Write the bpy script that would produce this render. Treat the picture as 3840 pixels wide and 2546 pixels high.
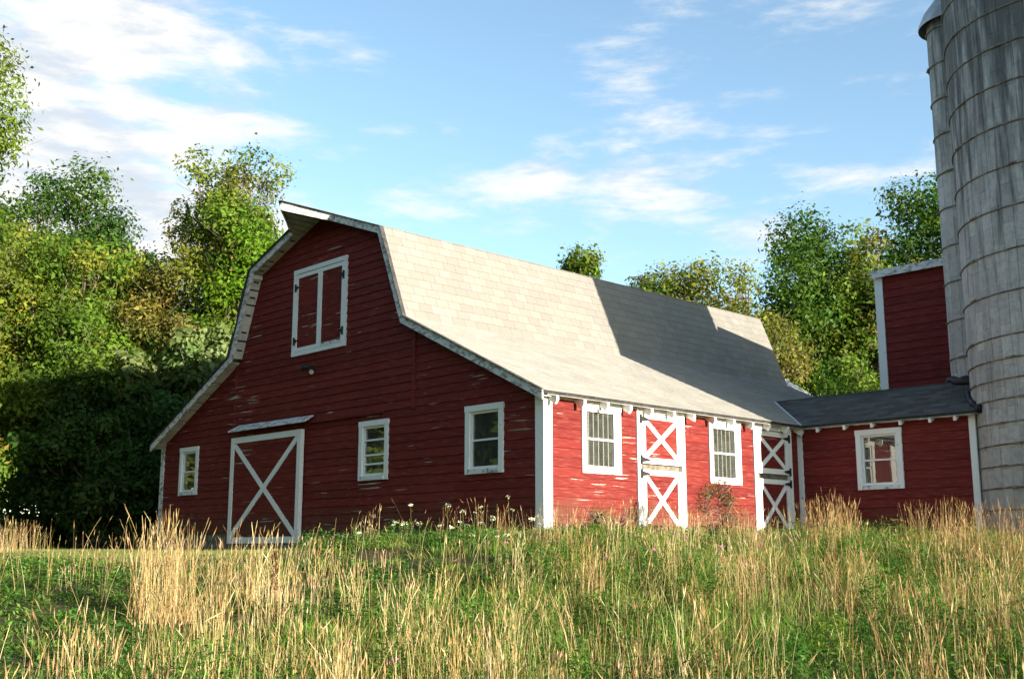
import bpy, math, random
import numpy as np
from mathutils import Vector, Matrix

for _o in list(bpy.data.objects):
    bpy.data.objects.remove(_o)
scene = bpy.context.scene
COL = scene.collection
R = math.radians
rng = np.random.default_rng(7)
random.seed(7)

# ------------------------------------------------------------------ camera
CAM = Vector((13.471, -13.701, -0.477))
YAW, PITCH = -0.805, 0.186
cam = bpy.data.cameras.new('camera')
cam_o = bpy.data.objects.new('camera', cam)
COL.objects.link(cam_o)
cam_o.location = CAM
fw = Vector((math.sin(YAW)*math.cos(PITCH), math.cos(YAW)*math.cos(PITCH), math.sin(PITCH)))
cam_o.rotation_euler = fw.to_track_quat('-Z', 'Y').to_euler()
cam.sensor_width = 36.0
cam.lens = 4218.9/3840*36.0
cam.clip_start, cam.clip_end = 0.1, 3000
scene.camera = cam_o

# ------------------------------------------------------------------ light
SUN_AZ = math.atan(0.10)            # from +X towards +Y
SUN_EL = math.atan(0.19)
sdir = Vector((math.cos(SUN_EL)*math.cos(SUN_AZ), math.cos(SUN_EL)*math.sin(SUN_AZ), math.sin(SUN_EL)))
sun = bpy.data.lights.new('sun', 'SUN')
sun.energy = 5.0
sun.angle = R(0.5)
sun.color = (1.0, 0.90, 0.74)
sun_o = bpy.data.objects.new('sun', sun)
COL.objects.link(sun_o)
sun_o.location = (40, 10, 30)
sun_o.rotation_euler = (-sdir).to_track_quat('-Z', 'Y').to_euler()
sun_o['kind'] = 'helper'

scene.view_settings.view_transform = 'Standard'
scene.view_settings.look = 'None'
scene.view_settings.gamma = 1.0
scene.view_settings.use_curve_mapping = False
scene.view_settings.exposure = 1.62
scene.cycles.use_denoising = True
scene.cycles.max_bounces = 6
scene.cycles.transparent_max_bounces = 8
scene.cycles.caustics_reflective = False
scene.cycles.caustics_refractive = False

# ------------------------------------------------------------------ node helper
class NT:
    def __init__(s, tree):
        s.t = tree; s.n = tree.nodes; s.l = tree.links
    def node(s, typ, **kw):
        nd = s.n.new(typ)
        for k, v in kw.items():
            setattr(nd, k, v)
        return nd
    def put(s, sock, v):
        if v is None: return
        if hasattr(v, 'is_output'): s.l.new(v, sock)
        elif hasattr(v, 'outputs'): s.l.new(v.outputs[0], sock)
        else:
            if isinstance(v, (tuple, list)) and len(v) == 3 and getattr(sock, 'type', '') == 'RGBA': v = (*v, 1)
            sock.default_value = v
    def math(s, op, a, b=None, c=None, clamp=False):
        nd = s.node('ShaderNodeMath', operation=op, use_clamp=clamp)
        s.put(nd.inputs[0], a); s.put(nd.inputs[1], b); s.put(nd.inputs[2], c)
        return nd.outputs[0]
    def vmath(s, op, a, b=None):
        nd = s.node('ShaderNodeVectorMath', operation=op)
        s.put(nd.inputs[0], a); s.put(nd.inputs[1], b)
        return nd.outputs['Value'] if op in ('DOT_PRODUCT', 'LENGTH') else nd.outputs[0]
    def noise(s, vec, scale, detail=4, rough=0.55, dist=0.0):
        nd = s.node('ShaderNodeTexNoise')
        s.put(nd.inputs['Vector'], vec)
        nd.inputs['Scale'].default_value = scale; nd.inputs['Detail'].default_value = detail
        nd.inputs['Roughness'].default_value = rough; nd.inputs['Distortion'].default_value = dist
        return nd.outputs[0]
    def mapv(s, vec, sc=(1, 1, 1), loc=(0, 0, 0)):
        nd = s.node('ShaderNodeMapping')
        s.put(nd.inputs['Vector'], vec); nd.inputs['Scale'].default_value = sc; nd.inputs['Location'].default_value = loc
        return nd.outputs[0]
    def ramp(s, v, lo, hi, a=0.0, b=1.0, smooth=True):
        nd = s.node('ShaderNodeMapRange', interpolation_type='SMOOTHSTEP' if smooth else 'LINEAR')
        s.put(nd.inputs[0], v)
        for i, x in zip((1, 2, 3, 4), (lo, hi, a, b)): s.put(nd.inputs[i], x)
        return nd.outputs[0]
    def mix(s, f, a, b, blend='MIX'):
        nd = s.node('ShaderNodeMix', data_type='RGBA', blend_type=blend)
        s.put(nd.inputs[0], f); s.put(nd.inputs[6], a); s.put(nd.inputs[7], b)
        return nd.outputs[2]

# ------------------------------------------------------------------ world: sky with cloud cover
world = bpy.data.worlds.new('World')
scene.world = world
world.use_nodes = True
w = NT(world.node_tree)
for nd in list(w.n): w.n.remove(nd)
sky = w.node('ShaderNodeTexSky', sky_type='NISHITA', sun_disc=False)
sky.sun_elevation = SUN_EL + R(5)
sky.sun_rotation = R(90) - SUN_AZ
sky.altitude = 200
sky.air_density = 1.0; sky.dust_density = 0.5; sky.ozone_density = 1.6
tc = w.node('ShaderNodeTexCoord')
D = w.vmath('NORMALIZE', tc.outputs['Generated'])
sep = w.node('ShaderNodeSeparateXYZ'); w.put(sep.inputs[0], D)
zz = w.math('ADD', w.math('MAXIMUM', sep.outputs[2], 0.0), 0.75)
comb = w.node('ShaderNodeCombineXYZ')
w.put(comb.inputs[0], w.math('DIVIDE', sep.outputs[0], zz)); w.put(comb.inputs[1], w.math('DIVIDE', sep.outputs[1], zz))
w.put(comb.inputs[2], w.math('MULTIPLY', sep.outputs[2], 1.5))
n1 = w.noise(w.mapv(comb.outputs[0], (1, 1, 2.2)), 3.6, 2, 0.5)
n2 = w.noise(w.mapv(comb.outputs[0], (1, 1, 2.2), (3.1, 7.7, 0)), 9.0, 9, 0.60, 0.12)
# cloud banks: (direction, tightness, weight)
BANKS = [((-0.889, 0.323, 0.326), 110, 0.27), ((-0.88, 0.36, 0.26), 130, 0.22), ((-0.865, 0.42, 0.21), 170, 0.28),
         ((-0.83, 0.37, 0.42), 500, 0.15), ((-0.80, 0.45, 0.40), 1500, 0.18), ((-0.885, 0.30, 0.40), 300, 0.12), ((-0.83, 0.44, 0.34), 900, 0.10),
         ((-0.745, 0.60, 0.295), 1500, 0.18), ((-0.715, 0.635, 0.30), 1700, 0.20), ((-0.685, 0.665, 0.305), 1700, 0.20), ((-0.66, 0.675, 0.335), 2600, 0.18),
         ((-0.60, 0.725, 0.335), 1300, 0.17), ((-0.565, 0.755, 0.34), 1500, 0.15), ((-0.62, 0.72, 0.305), 1400, 0.13), ((-0.545, 0.79, 0.285), 1100, 0.16), ((-0.52, 0.81, 0.26), 2200, 0.16),
         ((-0.47, 0.79, 0.40), 900, 0.13), ((-0.64, 0.745, 0.185), 900, 0.22), ((-0.585, 0.70, 0.41), 1800, 0.13), ((-0.40, 0.82, 0.41), 420, 0.12), ((-0.60, 0.775, 0.20), 1600, 0.15)]
acc = None
for dvec, k, wt in BANKS:
    dn = Vector(dvec).normalized()
    b = w.math('MULTIPLY', w.math('EXPONENT', w.math('MULTIPLY', w.math('SUBTRACT', w.vmath('DOT_PRODUCT', D, tuple(dn)), 1.0), float(k))), wt)
    acc = b if acc is None else w.math('ADD', acc, b)
dens = w.math('ADD', w.math('MULTIPLY', n2, 1.35), w.math('MULTIPLY', n1, 0.55))
dens = w.math('ADD', dens, w.math('MULTIPLY', acc, 1.15))
cov = w.ramp(dens, 1.04, 1.44)
cov = w.math('MULTIPLY', cov, 0.94)
n3 = w.noise(w.mapv(comb.outputs[0], (1, 1, 2.2), (3.1-0.03, 7.7-0.006, -0.05)), 9.0, 6, 0.60, 0.12)     # the same clouds a little towards the sun
shade = w.ramp(w.math('ADD', w.math('SUBTRACT', n2, n3), w.math('MULTIPLY', w.math('SUBTRACT', dens, 1.25), -0.10)), -0.16, 0.07)
ccol = w.mix(shade, (3.05, 3.3, 3.6), (4.5, 4.4, 4.2))
skyc = w.mix(1.0, sky.outputs[0], (1.30, 1.34, 1.25), 'MULTIPLY')
final = w.mix(cov, skyc, ccol)
bg = w.node('ShaderNodeBackground'); bg.inputs[1].default_value = 0.080
w.put(bg.inputs[0], final)
wo = w.node('ShaderNodeOutputWorld'); w.l.new(bg.outputs[0], wo.inputs[0])

# ------------------------------------------------------------------ materials
def new_mat(name):
    m = bpy.data.materials.new(name); m.use_nodes = True
    t = NT(m.node_tree)
    for nd in list(t.n): t.n.remove(nd)
    out = t.node('ShaderNodeOutputMaterial')
    b = t.node('ShaderNodeBsdfPrincipled')
    t.l.new(b.outputs[0], out.inputs[0])
    return m, t, b, out
def bump(t, b, h, dist=0.01, st=0.6):
    bp = t.node('ShaderNodeBump'); bp.inputs['Distance'].default_value = dist; bp.inputs['Strength'].default_value = st
    t.put(bp.inputs['Height'], h); t.l.new(bp.outputs[0], b.inputs['Normal'])
def objc(t): return t.node('ShaderNodeTexCoord').outputs['Object']
def piece_random(t):
    a = t.node('ShaderNodeObjectInfo').outputs['Random']; g = t.node('ShaderNodeNewGeometry').outputs['Random Per Island']
    return t.math('FRACT', t.math('ADD', a, g))
M = {}

def mat_red(name, p0, p1, clus):
    m, t, b, o = new_mat(name)
    co = objc(t)
    rnd = piece_random(t)
    base = t.mix(t.noise(co, 0.9, 3), (0.122, 0.0128, 0.0132), (0.190, 0.030, 0.024))
    base = t.mix(t.math('MULTIPLY', rnd, 0.55), base, (0.095, 0.012, 0.0125))
    streak = t.noise(t.mapv(co, (2.0, 2.0, 22)), 1.6, 5, 0.6)
    base = t.mix(t.ramp(streak, 0.46, 0.75, 0, 0.32), base, (0.36, 0.140, 0.092))
    # dirt splashed up from the soil
    sp = t.node('ShaderNodeSeparateXYZ'); t.put(sp.inputs[0], co)
    low = t.ramp(t.math('ADD', sp.outputs[2], t.math('MULTIPLY', t.noise(co, 2.2, 4), -0.9)), -0.55, 0.12, 0.6, 0.0)
    base = t.mix(low, base, (0.085, 0.052, 0.035))
    # peeled paint: long flakes along the boards
    pn = t.noise(t.mapv(co, (0.6, 0.6, 15)), 1.5, 6, 0.60, 0.25)
    big = t.noise(co, 0.55, 2)
    thr = t.math('ADD', pn, t.math('MULTIPLY', big, clus))
    peel = t.ramp(thr, p0, p1)
    wood = t.mix(t.noise(t.mapv(co, (3, 3, 40)), 3.0), (0.30, 0.27, 0.23), (0.55, 0.52, 0.47))
    col = t.mix(peel, base, wood)
    t.put(b.inputs['Base Color'], col)
    t.put(b.inputs['Roughness'], t.mix(peel, (0.62,)*3, (0.9,)*3))
    b.inputs['Specular IOR Level'].default_value = 0.07
    bump(t, b, t.math('ADD', t.math('MULTIPLY', peel, -0.6), t.math('MULTIPLY', streak, 0.6)), 0.006, 0.7)
    return m
def mat_white(name, wear_lo, wear_hi, base=(0.74, 0.74, 0.72)):
    m, t, b, o = new_mat(name)
    co = objc(t)
    n = t.noise(t.mapv(co, (3.5, 3.5, 7)), 1.6, 7, 0.65, 0.4)
    wear = t.ramp(n, wear_lo, wear_hi)
    grey = t.mix(t.noise(co, 9, 3), (0.16, 0.155, 0.15), (0.33, 0.32, 0.30))
    col = t.mix(t.math('MULTIPLY', t.noise(co, 5, 3), 0.35), base, (0.60, 0.60, 0.58))
    t.put(b.inputs['Base Color'], t.mix(wear, col, grey))
    b.inputs['Roughness'].default_value = 0.6
    b.inputs['Specular IOR Level'].default_value = 0.3
    bump(t, b, t.math('ADD', t.math('MULTIPLY', wear, -0.7), t.noise(t.mapv(co, (6, 6, 14)), 5, 3)), 0.004, 0.5)
    return m
def mat_plain(name, c1, c2, scale=6, rough=0.7, metal=0.0, spec=0.3, bd=0.003):
    m, t, b, o = new_mat(name)
    co = objc(t)
    n = t.noise(co, scale, 5, 0.6)
    t.put(b.inputs['Base Color'], t.mix(t.ramp(n, 0.35, 0.65), c1, c2))
    b.inputs['Roughness'].default_value = rough; b.inputs['Metallic'].default_value = metal
    b.inputs['Specular IOR Level'].default_value = spec
    bump(t, b, n, bd, 0.5)
    return m
def mat_shingle(name, dark, light, patch):
    m, t, b, o = new_mat(name)
    co = objc(t)
    rnd = piece_random(t)
    col = t.mix(rnd, dark, light)
    big = t.noise(co, 0.7, 3)
    col = t.mix(t.ramp(big, 0.45, 0.7, 0, 0.5), col, patch)
    run = t.noise(t.mapv(co, (0.5, 2.6, 0.5)), 1.6, 5, 0.6)
    col = t.mix(t.ramp(run, 0.5, 0.75, 0, 0.4), col, patch)
    gran = t.noise(co, 55, 3, 0.7)
    col = t.mix(t.math('MULTIPLY', gran, 0.22), col, (0.12, 0.12, 0.115))
    t.put(b.inputs['Base Color'], col)
    b.inputs['Roughness'].default_value = 0.95; b.inputs['Specular IOR Level'].default_value = 0.12
    b.inputs['Diffuse Roughness'].default_value = 1.0
    bump(t, b, gran, 0.004, 0.5)
    return m
def mat_concrete():
    m, t, b, o = new_mat('silo_concrete')
    co = objc(t)
    rnd = piece_random(t)
    col = t.mix(rnd, (0.345, 0.34, 0.33), (0.47, 0.462, 0.448))
    st = t.noise(t.mapv(co, (3.2, 3.2, 0.35)), 1.7, 6, 0.62, 0.2)
    st2 = t.noise(t.mapv(co, (9, 9, 0.8)), 1.5, 5, 0.6)
    sp = t.node('ShaderNodeSeparateXYZ'); t.put(sp.inputs[0], co)
    hi = t.ramp(sp.outputs[2], 4.0, 10.0, 0.0, 0.24, smooth=False)      # lichen and soot run down from the rim
    mask = t.ramp(t.math('ADD', t.math('ADD', t.math('MULTIPLY', st, 0.7), t.math('MULTIPLY', st2, 0.3)), hi), 0.50, 0.76)
    col = t.mix(t.math('MULTIPLY', mask, 0.88), col, (0.060, 0.061, 0.062))
    pale = t.ramp(t.noise(t.mapv(co, (7, 7, 0.5), (5, 2, 1)), 1.4, 4), 0.58, 0.75, 0, 0.45)
    col = t.mix(pale, col, (0.52, 0.51, 0.485))
    mot = t.noise(co, 7.5, 8, 0.72)
    col = t.mix(t.ramp(mot, 0.42, 0.68, 0, 0.45), col, (0.16, 0.162, 0.162))
    rust = t.ramp(t.noise(t.mapv(co, (5, 5, 0.3), (1, 8, 3)), 1.2, 4), 0.68, 0.8, 0, 0.5)
    col = t.mix(rust, col, (0.23, 0.15, 0.09))
    t.put(b.inputs['Base Color'], col)
    b.inputs['Roughness'].default_value = 0.92; b.inputs['Specular IOR Level'].default_value = 0.2
    bump(t, b, t.math('ADD', t.noise(co, 26, 5, 0.7), st), 0.012, 0.6)
    return m
def mat_leaf(name, trans=0.40, rough=0.55, spec=0.12):
    m, t, b, o = new_mat(name)
    at = t.node('ShaderNodeAttribute', attribute_name='tint')
    col = at.outputs['Color']
    t.put(b.inputs['Base Color'], col)
    b.inputs['Roughness'].default_value = rough; b.inputs['Specular IOR Level'].default_value = spec
    tr = t.node('ShaderNodeBsdfTranslucent')
    t.put(tr.inputs[0], t.mix(1.0, col, (1.35, 1.3, 0.6), 'MULTIPLY'))
    mx = t.node('ShaderNodeMixShader'); mx.inputs[0].default_value = trans
    t.l.new(b.outputs[0], mx.inputs[1]); t.l.new(tr.outputs[0], mx.inputs[2]); t.l.new(mx.outputs[0], o.inputs[0])
    return m
def mat_glass():
    m, t, b, o = new_mat('window_glass')
    gl = t.node('ShaderNodeBsdfGlossy'); gl.inputs['Roughness'].default_value = 0.015
    tp = t.node('ShaderNodeBsdfTransparent'); tp.inputs[0].default_value = (0.82, 0.85, 0.82, 1)
    df = t.node('ShaderNodeBsdfDiffuse'); df.inputs[0].default_value = (0.30, 0.29, 0.25, 1)
    fr = t.node('ShaderNodeFresnel'); fr.inputs[0].default_value = 1.52
    co = objc(t)
    dirt = t.ramp(t.noise(co, 5, 6, 0.6), 0.30, 0.8, 0.07, 0.16)
    m1 = t.node('ShaderNodeMixShader'); t.put(m1.inputs[0], dirt); t.l.new(tp.outputs[0], m1.inputs[1]); t.l.new(df.outputs[0], m1.inputs[2])
    m2 = t.node('ShaderNodeMixShader'); t.put(m2.inputs[0], t.math('MULTIPLY', t.math('MULTIPLY', fr.outputs[0], 2.6, clamp=True), t.math('SUBTRACT', 1.0, t.node('ShaderNodeNewGeometry').outputs['Backfacing'])))
    t.l.new(m1.outputs[0], m2.inputs[1]); t.l.new(gl.outputs[0], m2.inputs[2]); t.l.new(m2.outputs[0], o.inputs[0])
    bp = t.node('ShaderNodeBump'); bp.inputs['Distance'].default_value = 0.002; bp.inputs['Strength'].default_value = 0.15
    t.put(bp.inputs['Height'], t.noise(co, 2.5, 2)); t.l.new(bp.outputs[0], gl.inputs['Normal'])
    return m
def mat_ground():
    m, t, b, o = new_mat('field_soil')
    co = objc(t)
    n = t.noise(co, 1.3, 6, 0.65); n2 = t.noise(co, 9, 5, 0.7)
    col = t.mix(t.ramp(n, 0.35, 0.65), (0.035, 0.055, 0.016), (0.085, 0.075, 0.034))
    col = t.mix(t.ramp(n2, 0.45, 0.75, 0, 0.6), col, (0.028, 0.022, 0.014))
    t.put(b.inputs['Base Color'], col); b.inputs['Roughness'].default_value = 1.0; b.inputs['Specular IOR Level'].default_value = 0.05
    bump(t, b, t.math('ADD', n, n2), 0.05, 0.8)
    return m
M['red'] = mat_red('flaking_red_paint', 0.838, 0.858, 0.36)
M['red2'] = mat_red('sound_red_paint', 0.93, 0.95, 0.34)
M['white'] = mat_white('white_trim_paint', 0.66, 0.72, (0.80, 0.80, 0.78))
M['worn'] = mat_white('weathered_white_paint', 0.47, 0.60, (0.66, 0.66, 0.64))
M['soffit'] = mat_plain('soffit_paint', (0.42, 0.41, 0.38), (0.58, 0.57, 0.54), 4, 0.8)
M['bare'] = mat_plain('bare_grey_wood', (0.10, 0.085, 0.065), (0.20, 0.17, 0.13), 8, 0.9)
M['dark'] = mat_plain('dark_interior_wood', (0.020, 0.017, 0.014), (0.045, 0.038, 0.03), 3, 0.95)
M['black'] = mat_plain('black_iron', (0.010, 0.010, 0.011), (0.022, 0.021, 0.021), 20, 0.55)
M['shingle'] = mat_shingle('grey_asphalt_shingle', (0.228, 0.218, 0.197), (0.272, 0.260, 0.236), (0.202, 0.191, 0.171))
M['shingle_dark'] = mat_shingle('dark_asphalt_shingle', (0.055, 0.056, 0.058), (0.105, 0.105, 0.107), (0.05, 0.05, 0.05))
M['felt'] = mat_plain('roofing_felt', (0.03, 0.03, 0.03), (0.06, 0.058, 0.055), 10, 0.95)
M['tar'] = mat_plain('roofing_tar', (0.006, 0.006, 0.007), (0.014, 0.013, 0.013), 9, 0.5, bd=0.02)
M['concrete'] = mat_concrete()
M['joint'] = mat_plain('stave_joint_mortar', (0.10, 0.098, 0.094), (0.18, 0.175, 0.168), 8, 0.95)
M['hoop'] = mat_plain('rusty_steel_hoop', (0.10, 0.075, 0.055), (0.24, 0.21, 0.18), 7, 0.75, 0.0)
M['galv'] = mat_plain('galvanised_sheet', (0.30, 0.31, 0.33), (0.46, 0.47, 0.49), 3, 0.5, 0.35)
M['flash'] = mat_plain('grey_metal_flashing', (0.36, 0.38, 0.40), (0.52, 0.54, 0.56), 5, 0.5, 0.2)
M['stone'] = mat_plain('foundation_concrete', (0.10, 0.095, 0.085), (0.20, 0.19, 0.17), 5, 0.95, bd=0.01)
M['glass'] = mat_glass()
M['lens'] = mat_plain('lamp_lens', (0.55, 0.55, 0.5), (0.7, 0.7, 0.65), 10, 0.2, spec=0.5)
M['leaf'] = mat_leaf('foliage_leaf')
M['grass'] = mat_leaf('grass_blade', 0.30, 0.55, 0.2)
M['straw'] = mat_leaf('dry_straw', 0.22, 0.6, 0.2)
M['petal'] = mat_leaf('petal', 0.25, 0.7, 0.1)
M['bark'] = mat_plain('bark', (0.075, 0.06, 0.045), (0.19, 0.16, 0.125), 12, 0.95, bd=0.02)
M['ground'] = mat_ground()

# ------------------------------------------------------------------ mesh helpers
class MB:
    def __init__(s): s.v = []; s.f = []
    def add(s, vs, fs):
        k = len(s.v); s.v += [tuple(v) for v in vs]; s.f += [tuple(i+k for i in f) for f in fs]; return s
    def box(s, x0, x1, y0, y1, z0, z1):
        return s.hexa([(x0, y0, z0), (x1, y0, z0), (x1, y1, z0), (x0, y1, z0)], [(x0, y0, z1), (x1, y0, z1), (x1, y1, z1), (x0, y1, z1)])
    def hexa(s, a, b):      # bottom quad (ccw from below), top quad
        return s.add(list(a)+list(b), [(3, 2, 1, 0), (4, 5, 6, 7), (0, 1, 5, 4), (1, 2, 6, 5), (2, 3, 7, 6), (3, 0, 4, 7)])
    def prism(s, poly, off):
        poly = [Vector(p) for p in poly]; off = Vector(off); n = len(poly)
        vs = poly + [p+off for p in poly]
        fs = [tuple(range(n-1, -1, -1)), tuple(range(n, 2*n))] + [(i, (i+1) % n, n+(i+1) % n, n+i) for i in range(n)]
        return s.add(vs, fs)
    def bar(s, p0, p1, side, d_side, nrm, d_n):
        """bar from p0 to p1; half-width d_side along `side`, from 0 to d_n along `nrm`"""
        p0, p1, side, nrm = Vector(p0), Vector(p1), Vector(side), Vector(nrm)
        q = [p0-side*d_side, p0+side*d_side, p1+side*d_side, p1-side*d_side]
        return s.prism(q, nrm*d_n)
    def tube(s, pts, rad, n=6, closed=False):
        pts = [Vector(p) for p in pts]; m = len(pts); vs = []; fs = []
        rads = rad if isinstance(rad, (list, tuple)) else [rad]*m
        ref = None
        for i, p in enumerate(pts):
            d = (pts[(i+1) % m]-pts[i-1]) if closed else (pts[min(i+1, m-1)]-pts[max(i-1, 0)])
            d.normalize()
            if ref is None: ref = d.orthogonal().normalized()
            u = (ref-d*ref.dot(d))
            u = u.normalized() if u.length > 1e-6 else d.orthogonal().normalized()
            ref = u; v = d.cross(u)
            for k in range(n):
                a = 2*math.pi*k/n; vs.append(p+(u*math.cos(a)+v*math.sin(a))*rads[i])
        for i in range(m if closed else m-1):
            j = (i+1) % m
            for k in range(n):
                l = (k+1) % n; fs.append((i*n+k, i*n+l, j*n+l, j*n+k))
        if not closed:
            fs.append(tuple(range(n-1, -1, -1))); fs.append(tuple((m-1)*n+k for k in range(n)))
        return s.add(vs, fs)
    def build(s, name, mat, parent=None, smooth=False, recalc=True):
        """verts are world coordinates; the mesh is stored relative to its parent thing"""
        org = world_loc(parent)
        me = bpy.data.meshes.new(name)
        me.from_pydata([tuple(Vector(v)-org) for v in s.v], [], s.f)
        me.validate(); me.update()
        if recalc:
            import bmesh
            bm = bmesh.new(); bm.from_mesh(me); bmesh.ops.recalc_face_normals(bm, faces=bm.faces); bm.to_mesh(me); bm.free()
        if smooth: me.polygons.foreach_set('use_smooth', [True]*len(me.polygons))
        return link(name, me, mat, parent)
def world_loc(o):
    v = Vector((0, 0, 0))
    while o is not None: v += o.location; o = o.parent
    return v
def link(name, me, mat, parent=None):
    if mat is not None and not len(me.materials): me.materials.append(M[mat] if isinstance(mat, str) else mat)
    o = bpy.data.objects.new(name, me); COL.objects.link(o)
    if parent is not None: o.parent = parent
    return o
def empty(name, loc):
    o = bpy.data.objects.new(name, None); COL.objects.link(o); o.location = loc; o.empty_display_size = 0.3
    return o
def tag(o, label=None, cat=None, group=None, kind=None):
    for k, v in (('label', label), ('category', cat), ('group', group), ('kind', kind)):
        if v: o[k] = v
    return o
def np_mesh(name, V, F, tint=None, smooth=False):
    """V (n,3), F (m,k) with k = 3 or 4; tint (n,3) per-vertex colour of the piece"""
    me = bpy.data.meshes.new(name)
    n, m, k = len(V), len(F), F.shape[1]
    me.vertices.add(n); me.vertices.foreach_set('co', V.astype(np.float32).ravel())
    me.loops.add(m*k); me.loops.foreach_set('vertex_index', F.astype(np.int32).ravel())
    me.polygons.add(m); me.polygons.foreach_set('loop_start', np.arange(0, m*k, k, dtype=np.int32))
    if smooth: me.polygons.foreach_set('use_smooth', np.ones(m, bool))
    me.update(calc_edges=True)
    if tint is not None:
        at = me.color_attributes.new('tint', 'FLOAT_COLOR', 'POINT')
        at.data.foreach_set('color', np.concatenate([tint, np.ones((n, 1))], 1).astype(np.float32).ravel())
    return me

# wall frame: origin O, A along the wall, N outward
class Frame:
    def __init__(s, O, A, N): s.O, s.A, s.N = Vector(O), Vector(A), Vector(N)
    def __call__(s, a, z, n=0.0): return s.O + s.A*a + s.N*n + Vector((0, 0, z))
    def box(s, mb, a0, a1, z0, z1, n0, n1):
        return mb.hexa([s(a0, z0, n0), s(a1, z0, n0), s(a1, z0, n1), s(a0, z0, n1)], [s(a0, z1, n0), s(a1, z1, n0), s(a1, z1, n1), s(a0, z1, n1)])
    def bar(s, mb, p, q, wdt, n0, n1):
        P, Q = s(*p, n0), s(*q, n0); d = (Q-P).normalized(); side = d.cross(s.N).normalized()
        return mb.bar(P, Q, side, wdt/2, s.N, n1-n0)
G = Frame((0, 0, 0), (1, 0, 0), (0, -1, 0))          # gable wall
S = Frame((0, 0, 0), (0, 1, 0), (1, 0, 0))           # long side wall
WY = 7.929
Wf = Frame((0, WY, 0), (1, 0, 0), (0, -1, 0))        # wing wall
TY = 11.4
Tf = Frame((0, TY, 0), (1, 0, 0), (0, -1, 0))        # feed tower wall

def siding(fr, parent, z0, z1, expo, lo_fn, hi_fn, holes, seams=(), max_len=4.6, seed=0, mat='red'):
    """one lapped board per object; a board is cut at openings, seams and random butt joints"""
    r = random.Random(seed)
    z = z0
    while z < z1-0.02:
        zt = min(z+expo*r.uniform(0.97, 1.03), z1)
        if z1-zt < expo*0.3: zt = z1
        cuts = [(lo_fn(z), lo_fn(zt))]
        segs = [[lo_fn(z), hi_fn(z), lo_fn(zt), hi_fn(zt)]]
        notch = []
        for (a0, a1, h0, h1) in holes:
            if h1 <= z+0.004 or h0 >= zt-0.004: continue
            if h0 > z+0.012: notch.append((max(a0, lo_fn(z)), min(a1, hi_fn(z)), z, h0))
            if h1 < zt-0.012: notch.append((max(a0, lo_fn(z)), min(a1, hi_fn(z)), h1, zt))
            out = []
            for b0, b1, t0, t1 in segs:
                if a1 <= b0 or a0 >= b1: out.append([b0, b1, t0, t1]); continue
                if a0 > b0+0.02: out.append([b0, a0, t0, min(a0, t1)])
                if a1 < b1-0.02: out.append([a1, b1, max(a1, t0), t1])
            segs = out
        for (sa, h0, h1) in seams:
            if h1 <= z or h0 >= zt: continue
            out = []
            for b0, b1, t0, t1 in segs:
                if b0+0.05 < sa < b1-0.05: out += [[b0, sa, t0, min(sa, t1)], [sa, b1, max(sa, t0), t1]]
                else: out.append([b0, b1, t0, t1])
            segs = out
        fin = []
        for b0, b1, t0, t1 in segs:
            while b1-b0 > max_len:
                c = b0 + r.uniform(0.35, 0.65)*min(b1-b0, max_len*1.5)
                if c <= max(b0, t0)+0.3 or c >= min(b1, t1)-0.3: break
                fin.append([b0, c-0.002, t0, c-0.002]); b0 = t0 = c+0.002
            fin.append([b0, b1, t0, t1])
        for b0, b1, t0, t1 in fin:
            if t1 < t0: t0 = t1 = (t0+t1)/2
            if b1-b0 < 0.02: continue
            j = r.uniform(-0.003, 0.003); tw = r.uniform(-0.002, 0.002)
            mb = MB()
            mb.hexa([fr(b0, z+tw, -0.002), fr(b1, z-tw, -0.002), fr(b1, z-tw, 0.031+j), fr(b0, z+tw, 0.031+j)],
                    [fr(t0, zt+0.004, -0.002), fr(t1, zt+0.004, -0.002), fr(t1, zt+0.004, 0.010), fr(t0, zt+0.004, 0.010)])
            mb.build('siding_board', mat, parent)
        for b0, b1, za, zb in notch:
            na, nb = 0.031-0.021*(za-z)/(zt-z), 0.031-0.021*(zb-z)/(zt-z)
            mb = MB()
            mb.hexa([fr(b0, za, -0.002), fr(b1, za, -0.002), fr(b1, za, na), fr(b0, za, na)], [fr(b0, zb, -0.002), fr(b1, zb, -0.002), fr(b1, zb, nb), fr(b0, zb, nb)])
            mb.build('siding_board', mat, parent)
        z = zt

def sheathing(fr, z0, z1, lo_fn, hi_fn, holes, step=0.2, n0=-0.06, n1=-0.005):
    mb = MB()
    zs = {z0, z1}
    for h in holes: zs |= {min(max(h[2], z0), z1), min(max(h[3], z0), z1)}
    k = int((z1-z0)/step)
    for i in range(1, k): zs.add(z0+i*(z1-z0)/k)
    zs = sorted(zs)
    for z, zt in zip(zs[:-1], zs[1:]):
        if zt-z < 1e-4: continue
        segs = [[lo_fn(z), hi_fn(z), lo_fn(zt), hi_fn(zt)]]
        zc = (z+zt)/2
        for (a0, a1, h0, h1) in holes:
            if not (h0 < zc < h1): continue
            out = []
            for b0, b1, t0, t1 in segs:
                if a1 <= b0 or a0 >= b1: out.append([b0, b1, t0, t1]); continue
                out.append([b0, a0, t0, a0]); out.append([a1, b1, a1, t1])
            segs = out
        for b0, b1, t0, t1 in segs:
            mb.hexa([fr(b0, z, n0), fr(b1, z, n0), fr(b1, z, n1), fr(b0, z, n1)], [fr(t0, zt, n0), fr(t1, zt, n0), fr(t1, zt, n1), fr(t0, zt, n1)])
    return mb

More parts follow.
